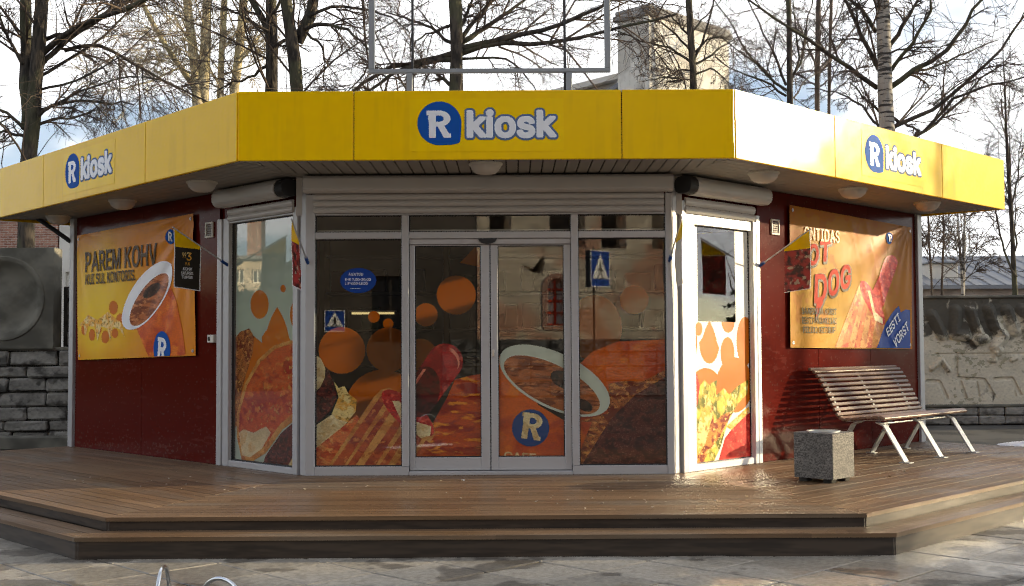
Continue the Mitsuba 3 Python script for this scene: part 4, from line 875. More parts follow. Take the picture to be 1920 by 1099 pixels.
SAU = art('f_sausage')
sb_ = SAU.bounds
SDARK = SAU.intersection(affinity.rotate(affinity.scale(Point(sb_[0] + 0.17, sb_[1] + 0.20).buffer(1, 24), 0.17, 0.27), -18))
si = SAU.buffer(-0.028)
SSHINE = union_all([si.difference(affinity.translate(si, -0.022, -0.030)).buffer(-0.003).intersection(sbox(1.30, 0.95, 1.46, 1.2)), si.difference(affinity.translate(si, 0.03, -0.012)).buffer(-0.003).intersection(sbox(1.0, 0.72, 1.16, 0.96))])
FRONT = [('dot_picture', 'f_dot', 'film_orange'), ('orange_picture', 'f_glow', 'print_cup'), ('meat_picture', 'f_meat', 'print_meat'), ('cream_picture', 'f_cream', 'print_cream'),
         ('egg_picture', 'f_egg', 'print_egg'), ('crust_picture', 'f_crust', 'print_crust'), ('pizza_picture', 'f_pizza', 'print_pizza'), ('toast_picture', 'f_toast', 'print_toast'),
         ('rye_picture', 'f_rye', 'print_rye'), ('bun_picture', 'f_bun', 'print_bun'), ('bun_groove_picture', 'f_stripe', 'print_stripe'), ('sauce_picture', 'f_sauce', 'print_sauce'),
         ('sausage_picture', 'f_sausage', 'print_sausage'), ('sausage_shade_picture', SDARK, 'print_sausage_dark'), ('sausage_shine_picture', SSHINE, 'print_shine'), ('mayonnaise_picture', 'f_creamB', 'print_cream'), ('cup_picture', 'f_cup', 'print_cup'),
         ('cup_rim_picture', 'f_rim', 'ink_rim'), ('coffee_picture', 'f_coffee', 'print_coffee'), ('coffee_reflection_picture', 'f_coffee_dark', 'print_coffee_dark'), ('badge_picture', 'f_badge', 'ink_navy')]
bR = affinity.rotate(letter_r(2.053, 0.432, 0.235, 0.19), -9)
FRONT.append(('badge_letter', bR, 'print_cream'))
FRONT.append(('cup_lettering', affinity.rotate(text_fit('CAFE', 1.80, 2.09, 0.115, 0.195), -4), 'print_cream'))
P = [(0.086, 0.875, 0.082, 2.148), (2.490, 3.285, 0.082, 2.148)]
stem = K + '__window_pane'
for (u0, u1, z0, z1) in P:
    pane = add(stem, sheet(FF, u0, u1, z0, z1, 0.030), 'glass')
    pictures(pane, FF, sbox(u0 + 0.004, z0 + 0.004, u1 - 0.004, z1), FRONT, 0.058)
for (u0, u1) in ((0.086, 0.875), (0.943, 2.421), (2.490, 3.285)):
    add(stem, sheet(FF, u0, u1, 2.214, 2.366, 0.030), 'glass')
    add(K + '__inner_rail', FF.box(u0, u1, 0.12, 0.15, 2.20, 2.245), AF)
for side, (u0, u1, g0, g1) in enumerate(((0.945, 1.677, 0.994, 1.597), (1.687, 2.419, 1.752, 2.357))):
    leaf = add(K + '__door', cat(FF.box(u0, g0, 0.02, 0.062, 0.04, 2.095, 0.004), FF.box(g1, u1, 0.02, 0.062, 0.04, 2.095, 0.004),
                                 FF.box(g0, g1, 0.023, 0.06, 0.04, 0.158, 0.004), FF.box(g0, g1, 0.023, 0.06, 2.086, 2.094, 0.003)), AF)
    add(leaf + '__pane', sheet(FF, g0, g1, 0.158, 2.087, 0.045), 'glass')
    add(leaf + '__gasket', cat(FF.box(g0, g0 + 0.008, 0.036, 0.058, 0.158, 2.086), FF.box(g1 - 0.008, g1, 0.036, 0.058, 0.158, 2.086), FF.box(g0, g1, 0.036, 0.058, 0.156, 0.166), FF.box(g0, g1, 0.036, 0.058, 2.078, 2.088)), 'dark_rubber')
    pictures(leaf, FF, sbox(g0 + 0.004, 0.162, g1 - 0.004, 2.084), FRONT, 0.076)
    if side:
        add(leaf + '__lock', cat(FF.box(1.695, 1.719, 0.008, 0.022, 1.07, 1.135, 0.006), FF.box(1.700, 1.714, -0.012, 0.012, 1.105, 1.128, 0.005)), 'chrome')
add(K + '__door_brush', FF.box(1.679, 1.685, 0.035, 0.055, 0.05, 2.09), 'dark_rubber')
sens = trimesh.creation.cylinder(0.085, 0.03, sections=24)
sens.apply_transform(trimesh.transformations.rotation_matrix(math.pi / 2, (1, 0, 0)))
sens = trimesh.intersections.slice_mesh_plane(sens, (0, 0, -1), (0, 0, 0), cap=True)
sens.vertices[:, 2] *= 0.6
add(K + '__door_sensor', FF.put(sens.apply_translation((1.66, -0.003, 2.150))), 'dark_rubber')

# left side pane: white film, its shade in the colour, with dots and a sandwich
pl = add(stem, sheet(FL, 3.502, 4.598, 0.06, 2.394, 0.028), 'glass')
clip = sbox(3.512, 0.07, 4.592, 2.388)
pictures(pl, FL, clip, [('film', sbox(3.50, 0.05, 4.6, 2.39), 'ink_film_shaded'), ('dot_picture', 'l_dot', 'ink_orange'), ('crust_picture', 'l_crust', 'print_toast'), ('meat_picture', 'l_meat', 'print_meat'),
                        ('leaf_picture', 'l_leaf', 'print_cream'), ('bun_edge_picture', 'l_edge', 'print_bun'), ('bun_picture', 'l_bun', 'print_bunred'), ('bun_tip_picture', 'l_tip', 'print_tip'),
                        ('sesame_picture', 'l_seed', 'print_bun')], 0.056)
# right side pane: white film on the outside with a clear opening
pr = add(stem, sheet(FR, 0.317, 1.260, 0.064, 2.288, 0.028), 'glass')
hole = art('r_hole').envelope
clip = sbox(0.324, 0.070, 1.252, 2.282)
pictures(pr, FR, clip, [('film', clip.difference(hole), 'ink_white'), ('dot_picture', art('r_dot').difference(hole), 'ink_orange'), ('tomato_picture', 'r_red', 'print_sauce'), ('lettuce_picture', 'r_leaf', 'print_leaf'),
                        ('filling_picture', 'r_filling', 'print_filling'), ('onion_picture', 'r_white', 'print_egg')], 0.0265)
# opening hours and a small sticker
b = affinity.scale(Point(0.475, 1.772).buffer(1, 24), 0.165, 0.115)
st = add(K + '__opening_hours_sign', FF.flat(b, 0.022, 0.002), 'ink_blue')
for s_, u0, u1, z in (('AVATUD', 0.385, 0.52, 1.815), ('E-R 7.00-20.00', 0.355, 0.59, 1.768), ('L P 9.00-18.00', 0.355, 0.56, 1.732), ('www', 0.40, 0.50, 1.690)):
    if s_ == 'www':
        add(st + '__lettering', FF.flat(sbox(u0, z + 0.008, u1, z + 0.012), 0.0205, 0.0012), 'sign_white')
    else:
        add(st + '__lettering', FF.flat(text_line(s_, u0, u1, z, z + 0.027), 0.0205, 0.0012), 'sign_white')
# vents, switch box
for f, u in ((FL, 3.112), (FR, 1.705)):
    z = 2.36
    v = add(K + '__vent', cat(f.box(u - 0.075, u + 0.075, -0.02, 0.0, z + 0.06, z + 0.08, 0.003), f.box(u - 0.075, u + 0.075, -0.02, 0.0, z - 0.08, z - 0.06, 0.003),
                              f.box(u - 0.075, u - 0.055, -0.02, 0.0, z - 0.06, z + 0.06, 0.003), f.box(u + 0.055, u + 0.075, -0.02, 0.0, z - 0.06, z + 0.06, 0.003)), 'white_plastic')
    for i in range(5):
        add(v + '__slat', f.box(u - 0.055, u + 0.055, -0.012, -0.003, z - 0.055 + i * 0.023, z - 0.04 + i * 0.023), 'soffit')
sw = add(K + '__switch_box', FL.box(3.14, 3.26, -0.05, 0.0, 1.215, 1.295, 0.006), 'white_plastic')
add(sw + '__button', FL.box(3.165, 3.20, -0.058, -0.05, 1.235, 1.275, 0.003), 'ink_black')
# cable between the front and the right pane
add(K + '__cable', tube([FF.pt(3.338, -0.03, 2.42), FF.pt(3.345, -0.05, 2.2), FF.pt(3.330, -0.04, 1.9), FF.pt(3.34, -0.03, 1.72)], 0.008, 6), 'white_plastic')

# ------------------------------------------------------------------ soffit lamps
lamps = [(-0.22, 10.02, 'oval soffit lamp above the sliding doors'), (-2.93, 11.05, 'oval soffit lamp beside the left roller shutter box'), (-4.13, 12.40, 'oval soffit lamp above the middle of the coffee banner'),
         (-5.37, 13.85, 'oval soffit lamp at the far left end, over the grey corner post'), (2.30, 10.64, 'oval soffit lamp just above the right roller shutter box'),
         (3.45, 11.80, 'oval soffit lamp above the hot dog banner'), (4.62, 12.98, 'oval soffit lamp at the far right end of the soffit')]
for x, y, lab in lamps:
    z = ZD + ZB + 0.003
    prof = [(0.0, -0.098), (0.05, -0.094), (0.09, -0.080), (0.118, -0.055), (0.132, -0.028), (0.134, -0.016)]
    k_ = 'soffit_lamp' if 'soffit_lamp' not in labels else f'soffit_lamp_{len([q for q in labels if q.startswith("soffit_lamp")]):03d}'
    dome = lathe(prof + [(0.0, -0.016)], 28)
    basep = lathe([(0.0, -0.0165), (0.142, -0.0165), (0.146, -0.009), (0.146, 0.002), (0.0, 0.002)], 28)
    add(k_ + '__shade', dome.apply_translation((x, y, z)), 'lamp_plastic', 50)
    add(k_ + '__base', basep.apply_translation((x, y, z)), 'white_plastic', 30)
    tag(k_, lab, 'lamp', 'soffit lamps under the roof edge')

# ------------------------------------------------------------------ frame standing on the roof
fx0, fx1, fy, zb = -1.435, 1.0, 12.0, 4.245
for x in (fx0, fx1):
    add('sign_frame__post', bbox(x - 0.03, x + 0.03, fy - 0.03, fy + 0.03, zb + 0.021, 6.4, 0.004), 'frame_grey')
add('sign_frame__bottom_bar', bbox(fx0 - 0.03, fx1 + 0.03, fy - 0.03, fy + 0.03, zb - 0.02, zb + 0.02, 0.004), 'frame_grey')
add('sign_frame__top_bar', bbox(fx0 - 0.03, fx1 + 0.03, fy - 0.03, fy + 0.03, 6.401, 6.45, 0.004), 'frame_grey')
for x in (-1.045, 0.60):
    add('sign_frame__leg', bbox(x - 0.03, x + 0.03, fy - 0.028, fy + 0.028, ZD + 3.16, zb - 0.021, 0.004), 'frame_grey')
for x in (-1.018, 0.560):
    add('sign_frame__stay', bbox(x - 0.013, x + 0.013, fy + 0.035, fy + 0.06, ZD + 3.16, 6.4), 'dark_rubber')
tag('sign_frame', 'empty grey metal sign frame standing on the kiosk roof', 'frame')

# ------------------------------------------------------------------ banners
def fold_l(u, z):
    p = np.stack([u, z, np.zeros_like(u)], -1)
    a = np.arctan2(2.55 - z, 2.86 - u)
    r = np.hypot(u - 2.86, z - 2.55)
    b = np.arctan2(2.53 - z, u - 0.12)
    q = np.hypot(u - 0.12, z - 2.53)
    return -0.012 * np.exp(-r * 1.2) * np.sin(a * 22) * np.minimum(r * 4, 1) - 0.008 * np.exp(-q * 1.4) * np.sin(b * 18) * np.minimum(q * 4, 1) - 0.010 * meshkit.fbm(p * 2.2, 3, 3) - 0.010 * np.maximum(0, z - 2.2) * np.sin(u * 9)


def fold_r(u, z):
    p = np.stack([u, z, np.zeros_like(u)], -1)
    s = (u - 3.55) + (z - 2.5) * 0.42
    a = np.arctan2(2.62 - z, 4.62 - u)
    r = np.hypot(u - 4.62, z - 2.62)
    return -0.012 * np.exp(-(s / 0.05) ** 2) * 0.7 - 0.008 * np.exp(-((s + 0.35) / 0.07) ** 2) - 0.009 * np.exp(-r * 1.3) * np.sin(a * 20) * np.minimum(r * 4, 1) - 0.011 * meshkit.fbm(p * 2.0, 3, 6)


def banner(name, f, quad, m, fn, layers):
    n, mm = 70, 44
    (a, b, c, d) = [np.array(q) for q in quad]      # bottom left, bottom right, top right, top left
    s, t = np.meshgrid(np.linspace(0, 1, n), np.linspace(0, 1, mm))
    uz = (a * ((1 - s) * (1 - t))[..., None] + b * (s * (1 - t))[..., None] + c * (s * t)[..., None] + d * ((1 - s) * t)[..., None]).reshape(-1, 2)
    dep = -0.028 + fn(uz[:, 0], uz[:, 1])
    v = np.array([f.pt(u, w, z) for (u, z), w in zip(uz, dep)])
    vb = np.array([f.pt(u, w + 0.0015, z) for (u, z), w in zip(uz, dep)])
    i, j = np.meshgrid(np.arange(n - 1), np.arange(mm - 1))
    q = (j * n + i).ravel()
    F1 = np.vstack([np.stack([q, q + 1, q + n + 1], 1), np.stack([q, q + n + 1, q + n], 1)])
    uv = np.stack([s.ravel(), t.ravel()], 1)
    N = len(v)
    F2 = F1[:, ::-1] + N
    add(name + '__sheet', trimesh.Trimesh(np.vstack([v, vb]), np.vstack([F1, F2]), process=False), m, True, uv=np.vstack([uv, uv]))
    clip = Polygon(quad).buffer(-0.008)
    for i, (nm, key, mt) in enumerate(layers):
        g = (art(key) if isinstance(key, str) else key).intersection(clip)
        if g.is_empty:
            continue
        parts = polys(g)
        for q_ in (parts if len(parts) <= 2 else [g]):
            add(name + '__' + nm, f.flat(q_, -0.0305 - 0.0011 * i, 0.0008, fn, 0.07), mt)
    hem = [LineString([quad[i], quad[(i + 1) % 4]]) for i in range(4)]
    for c_ in (a + [0.05, 0.05], b + [-0.05, 0.05], c + [-0.05, -0.05], d + [0.05, -0.05]):
        e = lathe([(0.008, 0), (0.016, 0.0), (0.018, 0.003), (0.008, 0.003)], 14)
        e.apply_transform(trimesh.transformations.rotation_matrix(math.pi / 2, (1, 0, 0)))
        w_ = -0.031 + fn(np.array([c_[0]]), np.array([c_[1]]))[0]
        add(name + '__eyelet', f.put(e.apply_translation((c_[0], w_, c_[1]))), 'galvanised')


R1 = letter_r(2.33, 1.06, 0.21, 0.17)
lays = [('dot_picture', 'bl_dot', 'ink_orange'), ('splash_picture', 'bl_splash', 'print_egg'), ('cup_picture', 'bl_cup', 'print_cup'), ('cup_rim_picture', 'bl_rim', 'sign_white'), ('coffee_picture', 'bl_coffee', 'print_coffee'),
        ('coffee_reflection_picture', 'bl_coffee_dark', 'print_coffee_dark'), ('badge_picture', 'bl_badge', 'sign_blue'),
        ('headline', text_line('PAREM KOHV', 0.38, 2.09, 2.065, 2.295), 'ink_brown'), ('second_line', text_line('KUI SUL KONTORIS.', 0.40, 1.62, 1.915, 2.035), 'ink_brown')]
bb = [g.bounds for g in polys(art('bl_badge'))]
bb.sort(key=lambda q: q[1])
for q in bb:
    h_ = min(0.26, (q[3] - q[1]) * 0.62)
    cz_ = (q[1] + q[3]) / 2
    lays.append(('badge_letter', affinity.rotate(letter_r((q[0] + q[2]) / 2, cz_, h_, h_ * 0.82), -8), 'sign_white'))
banner('coffee_banner', FL, [(0.196, 1.03), (2.894, 1.085), (2.833, 2.55), (0.144, 2.51)], 'banner_coffee', fold_l, lays)
tag('coffee_banner', 'orange vinyl banner with a tilted coffee cup on the left wall', 'banner')


def word_slanted(ch, u0, u1, z0, z1, sl=0.12):
    return text_fit(ch, u0, u1, z0, z1, shear=0.10, slope=sl, fat=0.005)


hot = [word_slanted('H', 2.02, 2.22, 1.94, 2.19), word_slanted('O', 2.26, 2.47, 1.99, 2.21), word_slanted('T', 2.50, 2.72, 2.04, 2.26)]
dog = [word_slanted('D', 2.38, 2.62, 1.60, 1.90), word_slanted('O', 2.66, 2.88, 1.68, 1.96), word_slanted('G', 2.92, 3.13, 1.76, 2.02)]
tail = Polygon([(2.42, 1.66), (2.56, 1.62), (2.41, 1.45)])
letters = union_all(hot + dog + [tail])
bluepts = art('br_blue')
ev = union_all([affinity.rotate(text_line('EESTI', 3.94, 4.30, 1.34, 1.44), 33, origin=(4.11, 1.36)), affinity.rotate(text_line('VORST', 4.06, 4.48, 1.22, 1.33), 33, origin=(4.28, 1.30))])
lays = [('blue_corner', 'br_blue', 'ink_blue'), ('bun_picture', 'br_bun', 'print_bun'), ('bun_groove_picture', 'br_stripe', 'print_crust'), ('sauce_picture', 'br_sauce', 'print_sauce'), ('sausage_picture', 'br_sausage', 'print_sauce'),
        ('mayonnaise_picture', 'br_cream', 'print_cream'), ('badge_picture', 'br_badge', 'sign_blue'), ('letter_shadow', affinity.translate(letters.buffer(0.016), 0.012, -0.012), 'ink_brown'), ('headline', letters, 'ink_letter_red'),
        ('top_line', text_line('ONTIDAS', 2.20, 2.93, 2.268, 2.40), 'print_cream'), ('small_print', text_line('SAAREMAA VORST', 2.13, 2.84, 1.483, 1.55), 'ink_black'), ('small_print', text_line('EESTI PAGARI SAI', 2.13, 2.83, 1.383, 1.45), 'ink_black'),
        ('small_print', text_line('FELIXI KETSUP', 2.14, 2.80, 1.287, 1.352), 'ink_black'), ('corner_lettering', ev, 'sign_white')]
q = art('br_badge').bounds
lays.append(('badge_letter', letter_r((q[0] + q[2]) / 2, (q[1] + q[3]) / 2, 0.085, 0.075), 'sign_white'))
banner('hot_dog_banner', FR, [(1.92, 1.133), (4.586, 1.105), (4.640, 2.555), (1.945, 2.605)], 'banner_dog', fold_r, lays)
tag('hot_dog_banner', 'orange vinyl banner with a hot dog and red lettering on the right wall', 'banner')

# ------------------------------------------------------------------ flags on slanted poles
def flag(key, o, n, label, main, price, seed):
    """o: where the pole meets the frame, n: the way it points (level); the flag hangs from the pole in the plane of n and z."""
    o, n = np.array(o, float), np.array([n[0], n[1], 0.0])
    side = np.array([-n[1], n[0], 0.0])
    at = lambda s, z, w=0.0: o + n * s + np.array([0, 0, z]) + side * w
    add(key + '__pole', tube([at(-0.02, -0.012), at(0.60, 0.335)], 0.0075, 8), 'galvanised')
    add(key + '__holder', cat(tube([at(-0.02, -0.012), at(0.07, 0.038)], 0.016, 8), tube([at(-0.03, -0.05), at(-0.03, 0.03)], 0.022, 8)), 'ink_navy')
    def wav(s, z):
        return 0.010 * np.sin(s * 14 + seed) * (0.3 - z) + 0.008 * np.sin(z * 9 + seed)
    def piece(poly, w, m, nm, t=0.0012):
        mesh = extrude(Polygon(poly) if isinstance(poly, list) else poly, t)
        v, f_ = trimesh.remesh.subdivide_to_size(mesh.vertices, mesh.faces, 0.05, max_iter=10)
        p = np.array([at(a, b, c + w + wav(a, b)) for a, b, c in v])
        mesh = trimesh.Trimesh(p, f_, process=False)
        mesh.fix_normals()
        add(key + '__' + nm, mesh, m)
    top = lambda s: s * 0.56 - 0.012
    piece([(0.30, top(0.30)), (0.585, top(0.585)), (0.587, 0.15), (0.30, 0.135)], 0, 'yellow', 'header')
    piece([(0.30, 0.134), (0.587, 0.149), (0.575, -0.235), (0.295, -0.265)], 0, main, 'cloth')
    piece([(0.294, -0.266), (0.30, top(0.3)), (0.308, top(0.308)), (0.303, -0.265)], 0.0006, 'sign_white', 'edge', 0.0024)
    piece([(0.574, -0.236), (0.582, top(0.58)), (0.590, top(0.588)), (0.581, -0.235)], 0.0006, 'sign_white', 'edge', 0.0024)
    piece([(0.295, -0.270), (0.580, -0.240), (0.580, -0.232), (0.295, -0.262)], 0.0006, 'sign_white', 'edge', 0.0024)
    for w in ((0.0016, -0.0012) if price else ()):
        def lay(s_, a0, a1, z0, z1, m, nm):
            gq = text_fit(s_, -a1, -a0, z0, z1)
            gq = affinity.scale(gq, -1, 1, origin=(0, 0)) if w > 0 else affinity.translate(affinity.scale(gq, 1, 1), a0 + a1, 0)
            piece(gq, w, m, nm, 0.0008)
        lay('3', 0.40, 0.455, 0.02, 0.10, 'print_egg', 'price')
        lay('99', 0.46, 0.50, 0.045, 0.10, 'print_egg', 'price')
        lay('EUR', 0.415, 0.47, -0.025, 0.005, 'print_egg', 'price')
        lay('KOHV', 0.39, 0.49, -0.075, -0.045, 'sign_white', 'lettering')
        lay('SUURES', 0.375, 0.51, -0.115, -0.085, 'sign_white', 'lettering')
        lay('TOPSIS', 0.38, 0.50, -0.155, -0.125, 'sign_white', 'lettering')
    tag(key, label, 'flag', None)


flag('hanging_flag', FL.pt(3.475, -0.02, 1.985), (-S2, -S2), 'black price flag with a yellow top on a slanted pole before the coffee banner', 'ink_black', True, 0.4)
flag('hanging_flag_001', FR.pt(1.37, -0.02, 1.94), (S2, -S2), 'dark red flag with a yellow top on a slanted pole before the hot dog banner', 'flag_red', False, 1.9)
flag('hanging_flag_002', FF.pt(0.020, -0.02, 1.935), (-0.06, -1.0), 'red flag seen edge-on at the left end of the glass front', 'flag_red', False, 3.0)
flag('hanging_flag_003', FF.pt(3.322, -0.02, 1.935), (0.045, -1.0), 'pale flag seen edge-on at the right end of the glass front', 'white_plastic', False, 5.0)

# ------------------------------------------------------------------ inside the shop
add('shop_counter__body', bbox(-1.4, 1.4, 13.0, 13.6, ZD - 0.01, ZD + 1.0, 0.01), 'ink_brown')
add('shop_counter__top', bbox(-1.45, 1.45, 12.95, 13.65, ZD + 1.001, ZD + 1.04, 0.005), 'ink_brown')
tag('shop_counter', 'dark counter inside the shop behind the glass front', 'counter')
sh = 'display_shelf'
add(sh + '__back', bbox(-2.3, 2.2, 14.62, 14.66, ZD, ZD + 2.5), 'plaster_dark')
for x in (-2.3, -0.8, 0.7, 2.2):
    add(sh + '__upright', bbox(x - 0.03, x + 0.03, 14.2, 14.61, ZD, ZD + 2.5, 0.004), 'ink_brown')
for z in (0.9, 1.35, 1.8, 2.25):
    add(sh + '__shelf', bbox(-2.26, 2.16, 14.22, 14.61, ZD + z, ZD + z + 0.03, 0.004), 'soffit_back')
tag(sh, 'tall dark shelf unit along the inside back of the shop', 'shelf')
scene['lamp_glow'] = {'type': 'diffuse', 'reflectance': rgb((0.8, 0.8, 0.75))}
for x0, x1, z in ((-1.93, -1.42, 1.60),):
    k_ = 'strip_lamp' if x0 < -1 else 'strip_lamp_001'
    m = bbox(x0, x1, 14.10, 14.13, ZD + z - 0.012 - 0.03, ZD + z + 0.012 - 0.03)
    scene[k_ + '__tube'] = mikit.ply(m, 'lamp_glow', emitter={'type': 'area', 'radiance': rgb((0.14, 0.105, 0.045))})
    add(k_ + '__housing', bbox(x0 - 0.02, x1 + 0.02, 14.08, 14.21, ZD + z - 0.01, ZD + z + 0.005), 'aluminium')
tag('strip_lamp', 'thin lit strip lamp on the shelf behind the left front pane', 'lamp')
rg = random.Random(3)
n = 0
ORD = ('first', 'second', 'third', 'fourth', 'fifth', 'sixth', 'seventh', 'eighth', 'ninth', 'tenth', 'eleventh', 'twelfth', 'thirteenth', 'fourteenth')
CN = ('brown', 'dark blue', 'pale', 'red', 'green', 'yellow')
for z, lev in ((1.38, 'lower'), (1.83, 'upper')):
    x, nth = -2.2, 1
    while x < 2.0:
        w, h = rg.uniform(0.14, 0.30), rg.uniform(0.16, 0.34)
        if min(abs(x - q) for q in (-0.8, 0.7)) > 0.35 or True:
            k_ = 'carton' if n == 0 else f'carton_{n:03d}'
            ci = rg.randrange(6)
            if not any(q - 0.04 < x + w and x < q + 0.04 for q in (-0.8, 0.7)):
                add(k_, bbox(x, x + w, 14.26, 14.5, ZD + z + 0.001, ZD + z + h, 0.004), f'carton_{ci}')
                tag(k_, f'{CN[ci]} carton, {ORD[nth - 1]} from the left on the {lev} shelf inside the shop', 'carton', 'cartons on the shelf inside the shop')
                n += 1
                nth += 1
        x += w + rg.uniform(0.05, 0.2)

# ------------------------------------------------------------------ bench
bn = 'park_bench'
u0, u1 = 2.16, 4.03
seat = [(0.93, 0.415), (0.90, 0.438), (0.80, 0.440), (0.68, 0.428), (0.56, 0.412), (0.47, 0.405), (0.42, 0.425)]
backp = [(0.42, 0.425), (0.385, 0.48), (0.30, 0.645), (0.22, 0.79), (0.165, 0.87), (0.12, 0.905), (0.07, 0.915)]


def along(pts, t):
    p = np.array(pts)
    s = np.concatenate([[0], np.cumsum(np.linalg.norm(np.diff(p, axis=0), axis=1))])
    t = t * s[-1]
    q = np.array([np.interp(t, s, p[:, 0]), np.interp(t, s, p[:, 1])])
    e = np.array([np.interp(t + 1e-3, s, p[:, 0]), np.interp(t + 1e-3, s, p[:, 1])]) - np.array([np.interp(t - 1e-3, s, p[:, 0]), np.interp(t - 1e-3, s, p[:, 1])])
    return q, e / np.linalg.norm(e)


def bench_slat(pts, t, w, name):
    q, e = along(pts, t)
    m = bbox(u0, u1, -w / 2, w / 2, -0.014, 0.014, 0.005)
    a = math.atan2(e[1], -e[0])
    m.apply_transform(trimesh.transformations.rotation_matrix(a, (1, 0, 0)))
    m.apply_translation((0, -q[0], q[1]))
    add(bn + '__' + name, FR.put(m), 'bench_wood')


for i in range(7):
    bench_slat(seat, (i + 0.5) / 7, 0.062, 'seat_slat')
for i in range(11):
    bench_slat(backp, (i + 0.62) / 11.2, 0.034, 'back_slat')


def flatbar(pts, u, w, t):
    """A flat steel bar w wide and t thick through points (n, z)."""
    out = []
    for a, b in zip(pts[:-1], pts[1:]):
        a, b = np.array(a), np.array(b)
        L = np.linalg.norm(b - a)
        m = bbox(-w / 2, w / 2, 0, L, -t / 2, t / 2, 0.002)
        m.apply_transform(trimesh.transformations.rotation_matrix(math.atan2(b[1] - a[1], -(b[0] - a[0])), (1, 0, 0)))
        m.apply_translation((u, -a[0], a[1]))
        out.append(FR.put(m))
    return cat(*out)


for u in (2.30, 3.06, 3.82):
    add(bn + '__leg', cat(flatbar([(0.78, 0.385), (0.86, 0.355), (1.075, 0.008)], u, 0.095, 0.014), FR.box(u - 0.045, u + 0.045, -1.13, -1.02, 0.0, 0.008)), 'steel_leg')
    add(bn + '__leg', cat(flatbar([(0.60, 0.385), (0.52, 0.36), (0.31, 0.008)], u, 0.095, 0.014), FR.box(u - 0.045, u + 0.045, -0.35, -0.26, 0.0, 0.008)), 'steel_leg')
    add(bn + '__bracket', cat(flatbar([(0.88, 0.413), (0.68, 0.400), (0.47, 0.380), (0.40, 0.40), (0.36, 0.475), (0.275, 0.64), (0.19, 0.79), (0.14, 0.86)], u, 0.04, 0.010)), 'steel_leg')
add(bn + '__tie_rod', tube([FR.pt(2.30, -0.80, 0.37), FR.pt(3.82, -0.80, 0.37)], 0.010, 8), 'steel_leg')
tag(bn, 'red-brown slatted park bench with grey steel legs against the right wall', 'bench')

# ------------------------------------------------------------------ litter bin of exposed-aggregate concrete
bc, ba = np.array([2.665, 10.105]), math.radians(45.5)
hw, hh = 0.185, 0.415
outer = affinity.rotate(sbox(-hw, -hw, hw, hw).buffer(-0.012).buffer(0.012, 3), math.degrees(ba), origin=(0, 0))
FB = np.eye(4)
lo = extrude(outer.difference(Point(0, 0).buffer(0.135, 20)), hh - 0.035)
lo.apply_translation((bc[0], bc[1], ZD + 0.035))
add('litter_bin__body', lo, 'granite')
fl = extrude(outer.buffer(-0.01), 0.06)
fl.apply_translation((bc[0], bc[1], ZD + 0.04))
add('litter_bin__bottom', fl, 'granite')
liner = lathe([(0.131, 0.0), (0.134, 0.0), (0.134, 0.325), (0.142, 0.325), (0.142, 0.328), (0.131, 0.328)], 32)
add('litter_bin__liner', liner.apply_translation((bc[0], bc[1], ZD + 0.10)), 'galvanised', 40)
for sx in (-1, 1):
    for sy in (-1, 1):
        q = bbox(-0.04, 0.04, -0.04, 0.04, 0, 0.036, 0.003)
        q.apply_translation((sx * 0.115, sy * 0.115, 0))
        q.apply_transform(trimesh.transformations.rotation_matrix(ba, (0, 0, 1)))
        add('litter_bin__foot', q.apply_translation((bc[0], bc[1], ZD)), 'rubble_joint')
tag('litter_bin', 'square speckled grey concrete litter bin on the deck before the bench', 'litter bin')

# ------------------------------------------------------------------ bicycle rack
def hoop(cx, cy, yaw, r, top):
    a = np.linspace(0, math.pi, 22)
    pts = [(-r, 0.0)] + [(-r * math.cos(t), top - r + r * math.sin(t)) for t in a] + [(r, 0.0)]
    return tube([(cx + p * math.cos(yaw), cy + p * math.sin(yaw), z) for p, z in pts], 0.0088, 10)


add('bicycle_rack__hoop', hoop(-1.515, 5.12, math.radians(97), 0.17, 0.455), 'chrome', 60)
add('bicycle_rack__hoop', hoop(-1.20, 4.88, math.radians(-38), 0.165, 0.452), 'chrome', 60)
add('bicycle_rack__base_bar', cat(tube([(-1.75, 5.28, 0.02), (-0.95, 4.68, 0.02)], 0.018, 8), tube([(-1.66, 5.40, 0.02), (-0.86, 4.80, 0.02)], 0.018, 8)), 'galvanised')
tag('bicycle_rack', 'shiny steel bicycle rack of two hoops on the paving in front', 'bicycle rack')

# ------------------------------------------------------------------ short white post behind the right corner
wp = FR.pt(5.02, 0.12, 0)
add('white_post__shaft', bbox(wp[0] - 0.045, wp[0] + 0.045, wp[1] - 0.045, wp[1] + 0.045, 0.0, 1.22, 0.01), 'ink_white')
add('white_post__cap', bbox(wp[0] - 0.052, wp[0] + 0.052, wp[1] - 0.052, wp[1] + 0.052, 1.2205, 1.24, 0.006), 'ink_white')
tag('white_post', 'short white post beside the right corner of the kiosk', 'post')

